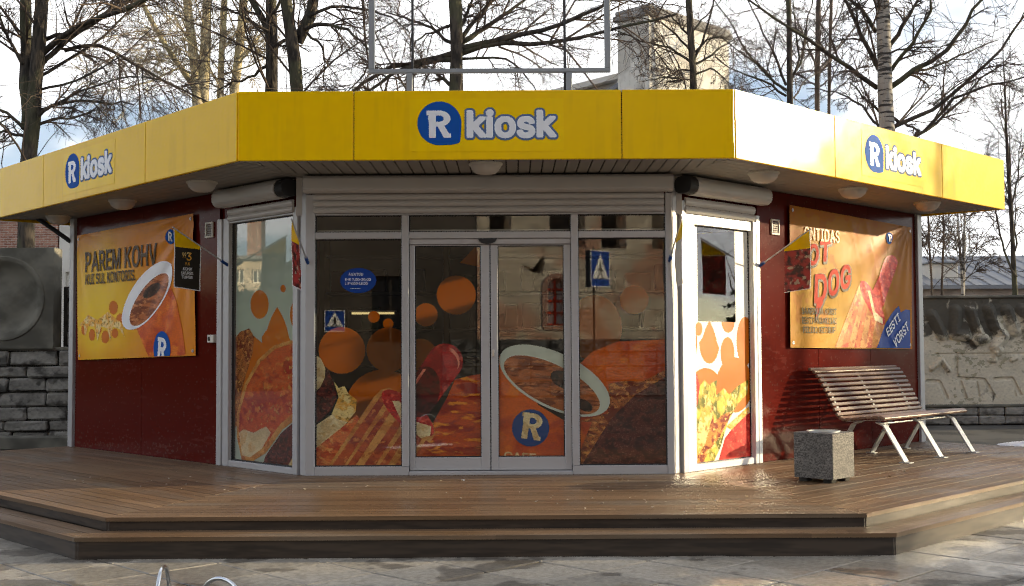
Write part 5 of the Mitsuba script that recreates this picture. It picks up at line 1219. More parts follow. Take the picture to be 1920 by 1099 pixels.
# ------------------------------------------------------------------ dry leaves on the deck
n = 0
for (x, y, s_, lab) in ((2.23, 10.25, 0.05, 'small dry leaf on the deck left of the concrete bin'), (1.80, 9.05, 0.045, 'small dry leaf near the front edge of the deck, below the bin'), (3.28, 10.35, 0.045, 'small dry leaf on the deck right of the concrete bin'),
                        (-0.42, 10.2, 0.06, 'small pale scrap on the deck before the left sliding door'), (0.95, 10.2, 0.05, 'tiny dry leaf on the deck before the right glass pane')):
    a = rg.uniform(0, 6)
    pts = [(0, 0), (0.5, 0.32), (1, 0.1), (0.55, -0.3)]
    v = [(x + s_ * (p * math.cos(a) - q * math.sin(a)), y + s_ * (p * math.sin(a) + q * math.cos(a)), ZD + 0.004 + 0.008 * (i % 2)) for i, (p, q) in enumerate(pts)]
    v += [(p[0], p[1], p[2] + 0.0015) for p in v]
    m = trimesh.Trimesh(v, [[0, 2, 1], [0, 3, 2], [4, 5, 6], [4, 6, 7], [0, 1, 5], [0, 5, 4], [1, 2, 6], [1, 6, 5], [2, 3, 7], [2, 7, 6], [3, 0, 4], [3, 4, 7]], process=False)
    k_ = 'dry_leaf' if n == 0 else f'dry_leaf_{n:03d}'
    add(k_, m, 'ink_white' if 'pale' in lab else 'leaf_dry')
    tag(k_, lab, 'leaf')
    n += 1

# grit and crumbs trodden onto the deck
r_ = np.random.default_rng(21)
bits = []
deck_area = Polygon([D[0], D[1], D[2], D[3], wr, w1, w0, wl]).buffer(-0.06)
cl = [(-2.2, 9.6), (-1.3, 10.2), (0.3, 9.4), (2.0, 9.9), (3.6, 10.9), (-3.4, 10.6), (1.2, 8.8)]
while len(bits) < 150:
    c_ = cl[r_.integers(len(cl))]
    x, y = c_[0] + r_.normal(0, 0.55), c_[1] + r_.normal(0, 0.35)
    if not deck_area.contains(Point(x, y)):
        continue
    q_ = trimesh.convex.convex_hull(r_.normal(size=(9, 3)) * np.array([1, 1, 0.45]) * r_.uniform(0.0025, 0.0065))
    q_.apply_translation((x, y, ZD + 0.003))
    bits.append(q_)
mottled('grit', (0.20, 0.15, 0.09), (0.50, 0.45, 0.36), 120, 0.9)
add('deck_grit', cat(*bits), 'grit')
tag('deck_grit', 'grit and crumbs scattered over the deck boards', 'grit', kind='stuff')

# ------------------------------------------------------------------ relief wall on the right
RX, RY, RH = 7.0, 20.7, 2.21
strokes = [  # (points in metres from the wall's upper left, width, height): raised figures and carved lines
    ([(0.25, 0.30), (0.33, 0.45), (0.42, 0.64)], 0.11, 0.07), ([(0.68, 0.22), (0.66, 0.45), (0.64, 0.63), (0.84, 0.66)], 0.11, 0.08), ([(0.94, 0.22), (1.00, 0.45), (1.08, 0.62), (1.02, 0.76), (1.16, 0.72)], 0.10, 0.08),
    ([(1.26, 0.20), (1.34, 0.48), (1.50, 0.68), (1.36, 0.86), (1.40, 0.92)], 0.11, 0.08), ([(1.58, 0.22), (1.72, 0.58)], 0.11, 0.07), ([(1.84, 0.20), (1.90, 0.5), (2.02, 0.7)], 0.11, 0.08), ([(2.2, 0.2), (2.3, 0.6), (2.45, 0.75)], 0.12, 0.08),
    ([(1.34, 0.98), (1.34, 1.10), (1.26, 1.09)], 0.05, 0.04), ([(1.64, 1.10), (1.72, 1.06)], 0.04, 0.04), ([(0.23, 1.24), (0.40, 1.08), (0.52, 1.26)], 0.05, 0.045),
    ([(0.67, 0.98), (0.66, 1.41), (1.15, 1.44), (1.32, 1.73)], 0.03, -0.05), ([(0.71, 1.44), (0.82, 1.75)], 0.03, -0.05), ([(1.02, 1.45), (1.06, 1.73)], 0.015, -0.03), ([(1.34, 1.43), (1.64, 1.42), (1.78, 1.70)], 0.03, -0.05),
    ([(1.66, 1.43), (1.70, 1.72)], 0.015, -0.03), ([(0.16, 1.46), (0.36, 1.47), (0.49, 1.75)], 0.03, -0.045), ([(1.95, 1.42), (2.3, 1.45), (2.4, 1.7)], 0.03, -0.05), ([(0.30, 0.98), (2.6, 0.98)], 0.012, -0.015)]
nx, nz = 300, 190
X, Z = np.meshgrid(np.linspace(-0.6, 2.9, nx), np.linspace(0, 1.90, nz))
H = np.zeros_like(X)
from shapely import distance, points as shp_points
pp = shp_points(X.ravel(), Z.ravel())
for pts, w_, h_ in strokes:
    d_ = distance(LineString([(a + 0.05, b) for a, b in pts]), pp).reshape(X.shape)
    prof = np.clip(1 - d_ / w_, 0, 1)
    H = H + 1.7 * h_ * (prof ** 0.6 if h_ > 0 else prof ** 0.5)
H += 0.012 * meshkit.fbm(np.stack([X * 4, Z * 4, X * 0], -1), 4, 2)
v = np.stack([RX + 0.1 + X, RY - H, RH - Z], -1).reshape(-1, 3)
i, j = np.meshgrid(np.arange(nx - 1), np.arange(nz - 1))
q = (j * nx + i).ravel()
m = trimesh.Trimesh(v, np.vstack([np.stack([q, q + nx, q + nx + 1], 1), np.stack([q, q + nx + 1, q + 1], 1)]), process=False)
add('relief_wall__carved_face', m, 'relief', True)
add('relief_wall__core', bbox(RX - 0.6, RX + 8, RY + 0.02, RY + 0.35, 0.0, RH - 0.002, 0.01), 'relief')
add('relief_wall__face_panel', bbox(RX + 3.01, RX + 8, RY - 0.012, RY + 0.019, 0.30, RH - 0.004, 0.01), 'relief')
add('relief_wall__coping', bbox(RX - 0.6, RX + 8, RY - 0.05, RY + 0.40, RH, RH + 0.05, 0.012), 'old_concrete')
x = RX - 0.6
while x < RX + 7.5:
    w_ = rng.uniform(0.35, 0.75)
    for z0, z1 in ((0.0, 0.15), (0.16, 0.30)):
        add('relief_wall__stone', bbox(x, x + w_ - 0.015, RY - 0.16 - rng.uniform(0, 0.03), RY + 0.01, z0, z1, 0.018), 'rubble')
    x += w_
add('relief_wall__ledge', bbox(RX - 0.6, RX + 8, RY - 0.19, RY + 0.015, 0.301, 0.345, 0.012), 'old_concrete')
tag('relief_wall', 'beige concrete wall with carved relief figures and black soot on its upper part', 'wall')

# snow left over on the ground
P_ = np.random.default_rng(8)
def snow_lump(cx, cy, rx, ry, h):
    n = 26
    a, r = np.meshgrid(np.linspace(0, 2 * math.pi, 40, endpoint=False), np.linspace(0, 1, 12))
    edge = 1 + 0.35 * (meshkit.fbm(np.stack([np.cos(a) * 1.7, np.sin(a) * 1.7, a * 0], -1), 3, 4) - 0.5) * 2
    X_, Y_ = cx + r * np.cos(a) * rx * edge, cy + r * np.sin(a) * ry * edge
    Z_ = h * (1 - r ** 1.6) * (0.5 + meshkit.fbm(np.stack([X_ * 4, Y_ * 4, X_ * 0], -1), 3, 5)) - 0.005
    v = np.stack([X_, Y_, Z_], -1).reshape(-1, 3)
    f = []
    for k_ in range(11):
        for q_ in range(40):
            A, B = k_ * 40 + q_, k_ * 40 + (q_ + 1) % 40
            f += [[A, A + 40, B + 40], [A, B + 40, B]]
    return trimesh.Trimesh(v, f, process=False)


add('snow_patch', snow_lump(7.25, 16.4, 0.55, 0.35, 0.06), 'snow', True)
tag('snow_patch', 'thin patch of old snow on the ground before the relief wall', 'snow')

# ------------------------------------------------------------------ rubble wall and stone monument on the left
LY = 17.0
z, row = 0.02, 0
n = 0
hs = [0.20, 0.16, 0.19, 0.22, 0.20, 0.17, 0.22]
for hz in hs:
    x = -12.2 + rng.uniform(0, 0.4)
    while x < -4.7:
        w_ = rng.uniform(0.32, 0.78)
        m = bbox(x + 0.010, x + w_ - 0.010, LY - 0.09 - rng.uniform(0, 0.06), LY + 0.05, z + 0.009, z + hz - 0.009, 0.022)
        v = np.array(m.vertices)
        v += rng.normal(0, 0.008, v.shape)
        if x > -9.2:
            add('rubble_wall__stone', trimesh.Trimesh(v, m.faces, process=False), 'rubble')
        x += w_
    z += hz
ZW = z
add('rubble_wall__core', bbox(-12.3, -4.2, LY - 0.055, LY + 0.45, -0.02, ZW, 0.01), 'rubble_joint')
add('rubble_wall__plinth', bbox(-12.3, -4.2, LY - 0.42, LY - 0.156, -0.02, 0.17, 0.02), 'old_concrete')
add('rubble_wall__coping', bbox(-12.3, -4.2, LY - 0.12, LY + 0.5, ZW + 0.001, ZW + 0.05, 0.01), 'old_concrete')
tag('rubble_wall', 'dark wall of rough grey stone blocks left of the kiosk', 'wall')
z = ZW + 0.051
rows = 0
for hz in (0.24, 0.20, 0.24, 0.2):
    x = -6.50
    while x < -5.2:
        w_ = rng.uniform(0.3, 0.55)
        add('upper_wall__stone', bbox(x + 0.012, x + w_ - 0.012, LY + 0.08, LY + 0.3, z + 0.01, z + hz - 0.01, 0.03), 'rubble')
        x += w_
    z += hz
add('upper_wall__core', bbox(-6.55, -4.6, LY + 0.12, LY + 0.42, ZW + 0.051, z, 0.01), 'rubble_joint')
tag('upper_wall', 'dark stump of stone wall between the round relief slab and the kiosk post', 'wall')
# monument slab with a dished round relief
mx, mz = -7.32, 2.13
r_in = Point(mx, mz).buffer(0.585, 40)
FM = Fr((0, LY - 0.16, 0), 0)
slab = sbox(mx - 0.76, 1.41, mx + 0.735, 2.86)
add('round_relief__slab', FM.flat(slab.difference(r_in), 0.0, 0.30), 'old_concrete')
prof = [(0.0, 0.10), (0.06, 0.102), (0.16, 0.12), (0.30, 0.145), (0.40, 0.135), (0.46, 0.10), (0.50, 0.05), (0.53, 0.012), (0.56, -0.012), (0.60, -0.016), (0.615, 0.004), (0.615, 0.02)]
m = lathe([(r, -h) for r, h in prof], 64)
m.apply_transform(trimesh.transformations.rotation_matrix(math.pi / 2, (1, 0, 0)))
m.apply_translation((mx, LY - 0.16, mz))
add('round_relief__dish', m, 'old_concrete', 35)
tag('round_relief', 'square dark concrete slab with a large round dished relief on top of the rubble wall', 'monument')

# ------------------------------------------------------------------ houses in the distance
def windowed(key, f, u0, u1, z0, z1, wins, t, m, frame='ink_white', arch=False):
    """A wall with real openings; each window a frame with a dark pane set back."""
    g = sbox(u0, z0, u1, z1)
    for (a, b, c, d) in wins:
        g = g.difference(sbox(a, c, b, d))
    add(key + '__wall', f.flat(g, 0.0, t), m)
    for (a, b, c, d) in wins:
        fr = sbox(a, c, b, d).difference(union_all([sbox(a + 0.06, c + 0.06, (a + b) / 2 - 0.03, d - 0.06), sbox((a + b) / 2 + 0.03, c + 0.06, b - 0.06, d - 0.06)]))
        w = add(key + '__window', f.flat(fr, t * 0.4, 0.05), frame)
        add(w + '__pane', f.box(a, b, t * 0.4 + 0.055, t * 0.4 + 0.07, c, d), 'window_dark')


f = Fr((-26, 38, 0), 0)
add('brick_house__wall', f.box(0, 11.25, 0.0, 6, 0, 6.2), 'brick')
f2 = Fr((-14.7, 38, 0), 0)
windowed('brick_house', f2, 0.0, 2.6, 0, 6.2, [(0.22, 0.70, 2.6, 3.9), (1.4, 2.0, 2.6, 3.9)], 0.4, 'plaster')
add('brick_house__wall', bbox(-14.7, -12.1, 38.5, 44, 0, 6.2), 'plaster_dark')
add('brick_house__roof', bbox(-26.3, -11.8, 37.7, 44.3, 6.2, 6.35, 0.02), 'roof_metal')
tag('brick_house', 'old house of red brick and pale plaster behind the rubble wall', 'house')

hx0, hx1, hy = 11.0, 34.0, 45.0
ez, rz = 3.55, 5.0
f = Fr((hx0, hy, 0), 0)
windowed('grey_roofed_house', f, 0, hx1 - hx0, 0, ez, [(14.0, 15.2, 1.2, 2.6), (18, 19.2, 1.2, 2.6)], 0.4, 'plaster_pink')
rv = np.array([(hx0 - 0.3, hy - 0.4, ez - 0.05), (hx1, hy - 0.4, ez - 0.05), (hx1, hy + 5, rz), (hx0 - 0.3, hy + 5, rz), (hx0 - 0.3, hy - 0.4, ez + 0.10), (hx1, hy - 0.4, ez + 0.10), (hx1, hy + 5, rz + 0.15), (hx0 - 0.3, hy + 5, rz + 0.15)])
roofm = trimesh.convex.convex_hull(rv)
rf = add('grey_roofed_house__roof', roofm, 'roof_metal')
sl = (rz - ez) / 5.4
for i in range(38):
    x = hx0 + 0.6 * i
    a, b = np.array([x, hy - 0.4, ez + 0.10]), np.array([x, hy + 5, rz + 0.15])
    add(rf + '__seam', tube([a + [0, 0, 0.01], b + [0, 0, 0.01]], 0.03, 4), 'roof_metal')
add('grey_roofed_house__back_wall', bbox(hx0, hx1, hy + 4.6, hy + 5, 0, rz - 0.05), 'plaster_pink')
for x, w_, h_ in ((16.3, 1.1, 0.65), (24.3, 1.5, 0.7)):
    dm = add('grey_roofed_house__dormer', bbox(x, x + w_, hy + 0.7, hy + 2.6, ez + 0.2, ez + 0.35 + h_, 0.02), 'plaster')
    add(dm + '__roof', bbox(x - 0.1, x + w_ + 0.1, hy + 0.55, hy + 2.7, ez + 0.352 + h_, ez + 0.42 + h_, 0.01), 'roof_metal')
tag('grey_roofed_house', 'long low house with a grey metal roof beyond the relief wall', 'house')

# house with a broad whitewashed chimney
FC = Fr((4.04, 34.0, 0), math.pi / 4)
add('chimney_house__chimney', FC.box(0, 4.1, 0, 1.19, 0, 11.1, 0.02), 'whitewash')
add('chimney_house__chimney_cap', FC.box(-0.10, 4.2, -0.10, 1.29, 11.1, 11.28, 0.03), 'chimney_grey')
add('chimney_house__chimney_cap', FC.box(-0.05, 4.15, -0.05, 1.24, 11.281, 11.42, 0.03), 'chimney_grey')
hv = [FC.pt(*q) for q in ((0.4, 0.9, 0), (0.4, 9, 0), (3.9, 0.9, 0), (3.9, 9, 0), (0.4, 0.9, 9.3), (0.4, 9, 6.4), (3.9, 0.9, 9.3), (3.9, 9, 6.4))]
add('chimney_house__wall', trimesh.convex.convex_hull(np.array(hv)), 'plaster')
rv = [FC.pt(*q) for q in ((0.1, 0.9, 9.31), (4.1, 0.9, 9.31), (0.1, 9.4, 6.27), (4.1, 9.4, 6.27), (0.1, 0.9, 9.45), (4.1, 0.9, 9.45), (0.1, 9.4, 6.41), (4.1, 9.4, 6.41))]
add('chimney_house__roof', trimesh.convex.convex_hull(np.array(rv)), 'roof_metal')
rv = [(x, y, z) for y in (35.4, 41) for x, z in ((-5.0, 7.5), (3.3, 9.55), (3.3, 9.72), (-5.0, 7.67))]
add('chimney_house__roof', trimesh.convex.convex_hull(np.array(rv)), 'plaster')
rv = [(x, y, z) for y in (35.8, 40.6) for x, z in ((-4.8, 0), (3.2, 0), (3.2, 9.50), (-4.8, 7.52))]
add('chimney_house__wall', trimesh.convex.convex_hull(np.array(rv)), 'plaster')
tag('chimney_house', 'whitewashed house gable with a broad tall chimney behind the kiosk roof', 'house')

# ------------------------------------------------------------------ what the panes mirror: buildings and signs across the square and to the left; some only block light
RA = -0.36
FRU = Fr((5.6, -15.9, 0), math.pi + RA)                # seen from the kiosk: u runs to its left
ul = 6.7
wallg = sbox(0, 0, ul, 4.45)
for a, b in ((0.0, 0.75), (1.25, 2.15), (3.0, 3.55), (4.75, 6.0)):
    wallg = union_all([wallg, sbox(a, 4.4, b, 7.0)])
wallg = union_all([wallg, sbox(0, 6.9, ul, 11.0)])  # wall carried up higher to hold back skylight
win = union_all([sbox(4.10, 2.05, 4.85, 3.2), affinity.scale(Point(4.475, 3.2).buffer(1), 0.375, 0.28)])
wallg = wallg.difference(win)
wallg = wallg.difference(Polygon([(4.95, 4.2), (5.3, 3.75), (5.75, 3.95), (5.35, 3.65), (5.0, 3.6), (4.9, 3.9)]))
add('stone_ruin__wall', FRU.flat(wallg, 0.0, 0.6), 'ruin_stone')
add('stone_ruin__arch', FRU.flat(win.buffer(0.16).difference(win), -0.03, 0.1), 'brick')
wk = add('stone_ruin__window', FRU.flat(win.difference(union_all([sbox(4.16, 2.1 + i * 0.36, 4.44, 2.1 + i * 0.36 + 0.3) for i in range(4)] + [sbox(4.50, 2.1 + i * 0.36, 4.80, 2.1 + i * 0.36 + 0.3) for i in range(4)])), 0.25, 0.05), 'ink_letter_red')
add(wk + '__pane', FRU.box(4.05, 4.9, 0.31, 0.33, 2.0, 3.55), 'plaster')
add('stone_ruin__back', FRU.box(0, ul, 1.6, 2.0, 0, 11.0), 'plaster_dark')
add('stone_ruin__side_wall', FRU.box(ul, ul + 0.4, -0.02, 2.0, 0, 11.0), 'ruin_stone')
x = -2.0  # stone wall added to darken the lower reflections in the panes
while x < 8.5:
    w_ = rng.uniform(0.5, 1.0)
    for z0, z1 in ((0.0, 0.42), (0.43, 0.82), (0.83, 1.22), (1.23, 1.6)):
        add('dimming_wall__stone', bbox(x + 0.01, x + w_ - 0.01, -11.85 + rng.uniform(0, 0.05), -11.5 + rng.uniform(0, 0.05), z0 + 0.01, z1, 0.02), 'rubble')
    x += w_
add('dimming_wall__core', bbox(-2.0, 8.5, -11.8, -11.54, 0, 1.59), 'rubble_joint')
tag('dimming_wall', 'low rough stone wall added before the limestone building to darken its reflection', 'wall')
tag('stone_ruin', 'sunlit limestone and brick building across the square', 'building')
FD = Fr((-1.0, -13.4, 0), math.pi - 0.12)
windowed('dark_building', FD, 0, 18, 0, 14.0, [(2, 3.2, 1.5, 3.5), (6, 7.2, 1.5, 3.5), (10, 11.2, 1.5, 3.5)], 0.4, 'plaster_dark', 'plaster_dark')  # height raised to block skylight falling on the front
add('dark_building__side_wall', FD.box(-0.02, 18, 0.6, 6, 0, 13.9), 'plaster_dark')
tag('dark_building', 'tall dark plastered building across the square', 'building')
f = Fr((22.0, -18.6, 0), math.pi)  # added unseen building that keeps skylight off the kiosk front
windowed('skylight_blocker', f, 0, 15.5, 0, 12.0, [(2, 3.2, 1.5, 3.5), (6, 7.2, 1.5, 3.5), (10, 11.2, 1.5, 3.5)], 0.4, 'plaster_dark', 'plaster_dark')
add('skylight_blocker__side_wall', f.box(-0.02, 15.4, 0.6, 6, 0, 11.9), 'plaster_dark')
tag('skylight_blocker', 'unseen building added right of the limestone one to block skylight', 'building')
FBG = Fr((-37, 30.5, 0), -math.pi / 2 + math.pi)
f = Fr((-37, 18.45, 0), math.pi / 2)
wins = [(0.18 + 0.72 * i, 0.60 + 0.72 * i, 3.93, 4.48) for i in range(2)] + [(3.0 + 1.6 * i, 3.8 + 1.6 * i, 3.9, 4.5) for i in range(5)]
windowed('beige_building', f, 0, 13, 0, 4.85, wins, 0.4, 'plaster_beige')
add('beige_building__roof', f.box(-0.2, 13.2, -0.3, 7, 4.85, 5.0, 0.02), 'roof_metal')
add('beige_building__back_wall', f.box(0.0, 13, 0.7, 6.5, 0, 4.84), 'plaster_dark')
tag('beige_building', 'low beige plastered building far to the left', 'building')
add('brick_stack__shaft', bbox(-45.5, -44.6, 20.3, 20.95, 0, 8.6, 0.02), 'brick')
add('brick_stack__cap', bbox(-45.6, -44.5, 20.2, 21.05, 8.6, 8.8, 0.02), 'brick')
tag('brick_stack', 'red brick chimney stack behind the beige building', 'chimney')


def leafy(mn, mx, n, size, seed, shape):
    r = np.random.default_rng(seed)
    p = shape(r, n)
    a = r.normal(size=(n, 3)) * size
    b = r.normal(size=(n, 3)) * size
    v = np.stack([p - a, p + a * 0.6 + b * 0.5, p - b * 0.7], 1).reshape(-1, 3)
    return trimesh.Trimesh(v, np.arange(3 * n).reshape(-1, 3), process=False)


def hedge_shape(r, n):
    return np.stack([r.uniform(-31.2, -29.6, n), r.uniform(16.5, 27, n), r.uniform(0, 3.25, n) + r.normal(0, 0.12, n)], 1)


add('clipped_hedge__foliage', leafy(0, 0, 26000, 0.09, 2, hedge_shape), 'conifer')
add('clipped_hedge__core', bbox(-30.9, -29.9, 16.8, 26.7, 0, 2.9), 'conifer')
tag('clipped_hedge', 'dark evergreen hedge before the beige building', 'hedge')


def conifer(key, x, y, h, rad, seed, label, n_leaf=30000):
    def shp(r, n):
        z = h * (1 - np.sqrt(r.uniform(0, 1, n))) * 0.97 + 0.3
        lay = np.floor(z / 0.45) * 0.45
        rr = rad * (1 - z / (h + 0.4)) * (1.08 - 0.35 * (z - lay) / 0.45)
        a = r.uniform(0, 2 * np.pi, n)
        q = np.sqrt(r.uniform(0.15, 1, n))
        rr = rr * (0.8 + 0.35 * np.sin(a * 7 + lay * 9) * 0.5)
        return np.stack([x + np.cos(a) * rr * q, y + np.sin(a) * rr * q, z - 0.12 * q], 1)
    add(key + '__foliage', leafy(0, 0, n_leaf, 0.075, seed, shp), 'conifer')
    add(key + '__trunk', tube([(x, y, 0), (x, y, h * 0.5), (x, y, h)], [0.16, 0.09, 0.02], 8), 'bark')
    tag(key, label, 'tree')


conifer('spruce_tree', -27.5, 14.3, 10.5, 2.6, 5, 'dark spruce far to the left of the kiosk')
conifer('spruce_tree_001', 27.0, 17.8, 9.0, 2.7, 6, 'dark spruce to the right of the square')
conifer('spruce_tree_002', 22.0, 10.2, 9.5, 3.0, 7, 'sparse spruce added out of view right of the square to shade the paving', 6000)  # unseen tree added, thinned to cast a broken shade on the right paving


def crossing_sign(key, x, y, z0, w, h, yaw, label, pole_top):
    f = Fr((x, y, 0), math.pi + yaw)
    b = add(key + '__box', f.box(-w / 2, w / 2, 0, 0.16, z0, z0 + h, 0.01), 'dark_rubber')
    add(key + '__face', f.flat(sbox(-w / 2 + 0.012, z0 + 0.012, w / 2 - 0.012, z0 + h - 0.012), -0.004, 0.003), 'board_blue')
    rim = sbox(-w / 2, z0, w / 2, z0 + h).difference(sbox(-w / 2 + 0.022, z0 + 0.022, w / 2 - 0.022, z0 + h - 0.022))
    add(key + '__rim', f.flat(rim, -0.008, 0.004), 'board_white')
    tri = Polygon([(-w * 0.42, z0 + h * 0.22), (w * 0.42, z0 + h * 0.22), (0, z0 + h * 0.92)])
    add(key + '__triangle', f.flat(tri, -0.007, 0.0025), 'board_white')
    zz = z0 + h * 0.24
    man = union_all([Point(0.0, zz + h * 0.40).buffer(w * 0.045), LineString([(0, zz + h * 0.36), (-0.01 * w, zz + h * 0.18)]).buffer(w * 0.05), LineString([(0, zz + h * 0.18), (w * 0.12, zz + 0.01)]).buffer(w * 0.03),
                     LineString([(0, zz + h * 0.18), (-w * 0.12, zz + 0.01)]).buffer(w * 0.03), LineString([(0, zz + h * 0.33), (w * 0.12, zz + h * 0.2)]).buffer(w * 0.022), LineString([(0, zz + h * 0.33), (-w * 0.11, zz + h * 0.2)]).buffer(w * 0.022)] +
                    [sbox(-w * 0.34 + i * w * 0.155, zz - 0.012, -w * 0.34 + i * w * 0.155 + w * 0.08, zz + 0.004) for i in range(5)])
    add(key + '__figure', f.flat(man, -0.0095, 0.0022), 'ink_black')
    q = f.pt(0, 0.20, 0)
    add(key + '__pole', tube([(q[0], q[1], 0), (q[0], q[1], pole_top)], 0.022, 10), 'dark_rubber')
    tag(key, label, 'sign')


crossing_sign('crossing_sign', 1.92, -4.0, 2.68, 0.60, 0.80, -0.72, 'blue pedestrian crossing sign with a white triangle, the larger one mirrored in the right pane', 3.6)
crossing_sign('crossing_sign_001', -5.0, -11.6, 1.85, 0.60, 0.60, -0.45, 'small blue pedestrian crossing sign mirrored in the left pane', 2.6)

# ------------------------------------------------------------------ bare trees
def smooth_line(pts, n):
    p = np.asarray(pts, float)
    s = np.concatenate([[0], np.cumsum(np.linalg.norm(np.diff(p, axis=0), axis=1))])
    t = np.linspace(0, s[-1], n)
    q = np.stack([np.interp(t, s, p[:, k_]) for k_ in range(3)], 1)
    for _ in range(2):
        q[1:-1] = 0.25 * q[:-2] + 0.5 * q[1:-1] + 0.25 * q[2:]
    return q


def sprout(P, R, n, tmin, lmin, lmax, spread, up_, npts, wob, r, rad, droop=0.0):
    """n side shoots on each polyline of P: polylines (N*n, npts, 3) and radii."""
    N, k_, _ = P.shape
    t = r.uniform(tmin, 0.98, (N, n)) * (k_ - 1)
    i = np.minimum(t.astype(int), k_ - 2)
    fr = (t - i)[..., None]
    rows = np.arange(N)[:, None]
    st = P[rows, i] * (1 - fr) + P[rows, i + 1] * fr
    d0 = P[rows, i + 1] - P[rows, i]
    d0 /= np.linalg.norm(d0, axis=-1, keepdims=True) + 1e-9
    rv = r.normal(size=(N, n, 3))
    rv -= (rv * d0).sum(-1, keepdims=True) * d0
    rv /= np.linalg.norm(rv, axis=-1, keepdims=True) + 1e-9
    a = r.uniform(*spread, (N, n, 1))
    d = d0 * np.cos(a) + rv * np.sin(a) + np.array([0, 0, up_])
    d /= np.linalg.norm(d, axis=-1, keepdims=True)
    L = np.linalg.norm(np.diff(P, axis=1), axis=2).sum(1)[:, None] * r.uniform(lmin, lmax, (N, n))
    rr = np.minimum((R[rows, i] * (1 - fr[..., 0]) + R[rows, i + 1] * fr[..., 0]) * 0.6, rad)
    st, d, L, rr = st.reshape(-1, 3), d.reshape(-1, 3), L.ravel(), rr.ravel()
    M = len(st)
    out = np.zeros((M, npts, 3))
    out[:, 0] = st
    for q in range(1, npts):
        d = d + r.normal(size=(M, 3)) * wob + np.array([0, 0, -droop])
        d /= np.linalg.norm(d, axis=1, keepdims=True)
        out[:, q] = out[:, q - 1] + d * (L / (npts - 1))[:, None]
    return out, rr[:, None] * np.linspace(1, 0.45, npts)[None]


def bare_tree(key, Y, trunks, limbs, barkm, twigm, label, seed, dens=(7, 6, 4), top=9.0, droop=0.04, twig_r=0.005, lscale=1.0, taper=0.42):
    r = np.random.default_rng(seed)
    allP, allR = [], []
    for n_, (pts, rad) in enumerate(trunks):
        p3 = [(x, Y + (0.12 * n_), z) for x, z in pts]
        if p3[0][2] < 2.0:
            p3 = [(p3[0][0], p3[0][1], -0.1)] + [q for q in p3 if q[2] > 0.5]
        pl = smooth_line(p3, 16)
        h = np.linspace(0, 1, 16)
        rd = rad * (1.06 - taper * h) * (1 + 0.05 * r.normal(size=16))
        pl[2:, 1] += np.cumsum(r.normal(0, 0.03, 14))
        m = tubes(pl[None], rd[None], 14)
        v = np.array(m.vertices)
        m = trimesh.Trimesh(v + (meshkit.fbm(v * np.array([9, 9, 2.0]), 3, seed)[:, None] - 0.5) * 0.25 * rad * np.array([1, 1, 0]), m.faces, process=False)
        add(key + '__trunk', m, barkm, True)
        allP.append(smooth_line(p3, 8)), allR.append(np.interp(np.linspace(0, 1, 8), h, rd) * 0.6)
    LP, LR = [], []
    for n_, (pts, rad) in enumerate(limbs):
        x0 = pts[0][0]
        far = r.uniform(-0.55, 0.55)
        p3 = [(x, Y + far * math.hypot(x - x0, z - pts[0][1]), z) for x, z in pts]
        pl = smooth_line(p3, 10)
        pl[1:] += r.normal(0, 0.014, (9, 3)) * (1 + rad * 5)
        rd = 0.68 * rad * np.linspace(1.0, 0.36, 10)
        add(key + '__limb', tubes(pl[None], rd[None], 8), 'bark' if barkm == 'bark_birch' else barkm, True)
        LP.append(smooth_line(pl, 8)), LR.append(np.interp(np.linspace(0, 1, 8), np.linspace(0, 1, 10), rd))
    P = np.array(LP + allP)
    R = np.array(LR + allR)
    P1, R1 = sprout(P, R, dens[0], 0.12, 0.22 * lscale, 0.55 * lscale, (0.5, 1.15), 0.12, 7, 0.09, r, 0.024, droop)
    keep = (P1[:, 0, 2] > 3.2) & (P1[:, 0, 2] < top)
    P1, R1 = P1[keep], R1[keep]
    P2, R2 = sprout(P1, R1, dens[1], 0.15, 0.3, 0.7, (0.45, 1.2), 0.08, 6, 0.11, r, 0.011, droop)
    P3, R3 = sprout(P2, R2, dens[2], 0.15, 0.3, 0.75, (0.4, 1.2), 0.05, 5, 0.13, r, 0.007, droop)
    R1, R2, R3 = np.maximum(R1, twig_r * 1.2), np.maximum(R2, twig_r), np.maximum(R3, twig_r * 0.8)
    add(key + '__branches', cat(tubes(P1, R1, 5, False)), twigm, True)
    k2 = add(key + '__twigs', cat(tubes(P2, R2, 4, False), tubes(P3, R3, 3, False)), twigm)
    labels[key + '__branches'] = {'kind': 'stuff'}
    labels[k2] = {'kind': 'stuff'}
    tag(key, label, 'tree')
    return len(P3)


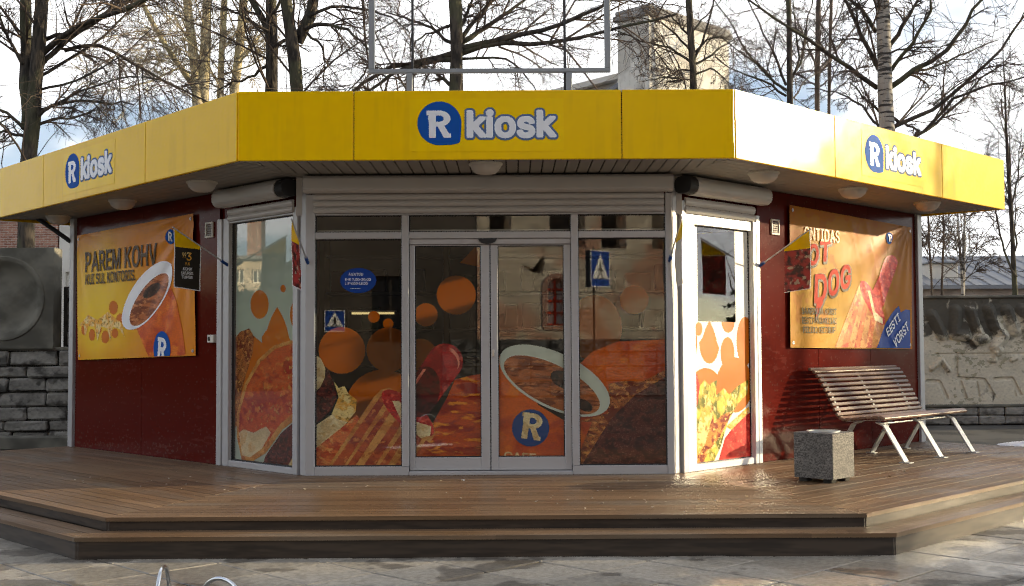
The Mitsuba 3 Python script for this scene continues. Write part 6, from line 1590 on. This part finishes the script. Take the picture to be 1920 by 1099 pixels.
spec = [('left', 'bare_tree', 'bark', 'twig', 'thick dark double-trunked bare tree at the far left', 1, (8, 7, 5), {}),
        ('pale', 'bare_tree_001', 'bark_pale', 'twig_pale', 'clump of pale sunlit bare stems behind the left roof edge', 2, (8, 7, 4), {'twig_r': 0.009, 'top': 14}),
        ('twinA', 'bare_tree_002', 'bark', 'twig', 'dark bare tree left of its near twin above the left front corner', 3, (7, 6, 5), {}),
        ('twinB', 'bare_tree_003', 'bark', 'twig', 'dark forked bare tree with a long bent limb left of the roof frame', 4, (7, 6, 5), {}),
        ('middle', 'bare_tree_004', 'bark', 'twig', 'dark bare tree seen through the empty roof frame', 5, (8, 7, 5), {}),
        ('slim', 'bare_tree_005', 'bark', 'twig', 'slim bare tree before the whitewashed chimney', 6, (8, 6, 5), {}),
        ('fork', 'bare_tree_006', 'bark', 'twig', 'thin bare tree with steep forks behind the right front corner', 7, (8, 6, 5), {}),
        ('thinA', 'bare_tree_007', 'twig', 'twig', 'straight thin bare tree left of the mottled birch', 8, (6, 5, 4), {'twig_r': 0.009, 'top': 12}),
        ('thinB', 'bare_tree_008', 'twig', 'twig', 'thinnest bare sapling beside the straight thin tree', 9, (6, 5, 4), {'twig_r': 0.009, 'top': 12}),
        ('birch', 'birch_tree', 'bark_birch', 'twig', 'mottled grey birch with wide dark limbs above the right shop sign', 10, (8, 5, 4), {'lscale': 0.55}),
        ('edge', 'bare_tree_009', 'bark', 'twig', 'slender dark bare tree at the right edge behind the relief wall', 12, (8, 5, 4), {'lscale': 1.1, 'taper': 0.96}),
        ('far_birch', 'birch_tree_001', 'bark_birch', 'twig', 'thin pale birch before the grey-roofed house', 13, (8, 5, 4), {'taper': 0.9, 'twig_r': 0.009}),
        ('far_shrub', 'bare_tree_010', 'twig', 'twig', 'small far bare tree beside the right corner post', 14, (9, 6, 4), {'twig_r': 0.009})]
for name, key, bm, tm, lab, sd, de, kw in spec:
    Y, tr, li = TREES[name]
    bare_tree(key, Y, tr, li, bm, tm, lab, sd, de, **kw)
# bare trees to the right of the picture, whose thin shadows fall over the right wing
n = 0
for (x, y, h, r0, lab) in ((19.0, 14.9, 9.0, 0.075, 'thin bare tree standing right of the deck'),):
    rr_ = np.random.default_rng(40 + n)
    tr = [([(x, 0.0), (x + 0.1, h * 0.4), (x - 0.1, h * 0.7), (x, h)], r0)]
    li = []
    for q in range(12):
        z0 = rr_.uniform(0.18, 0.8) * h
        s_ = rr_.choice([-1, 1])
        L = rr_.uniform(1.2, 2.6)
        li.append(([(x, z0), (x + s_ * L * 0.4, z0 + L * 0.35), (x + s_ * L * 0.8, z0 + L * 0.85)], rr_.uniform(0.03, 0.06)))
    bare_tree(f'bare_tree_{11 + n:03d}', y, tr, li, 'bark', 'twig', lab, 60 + n, (3, 3, 2), top=9)
    n += 1
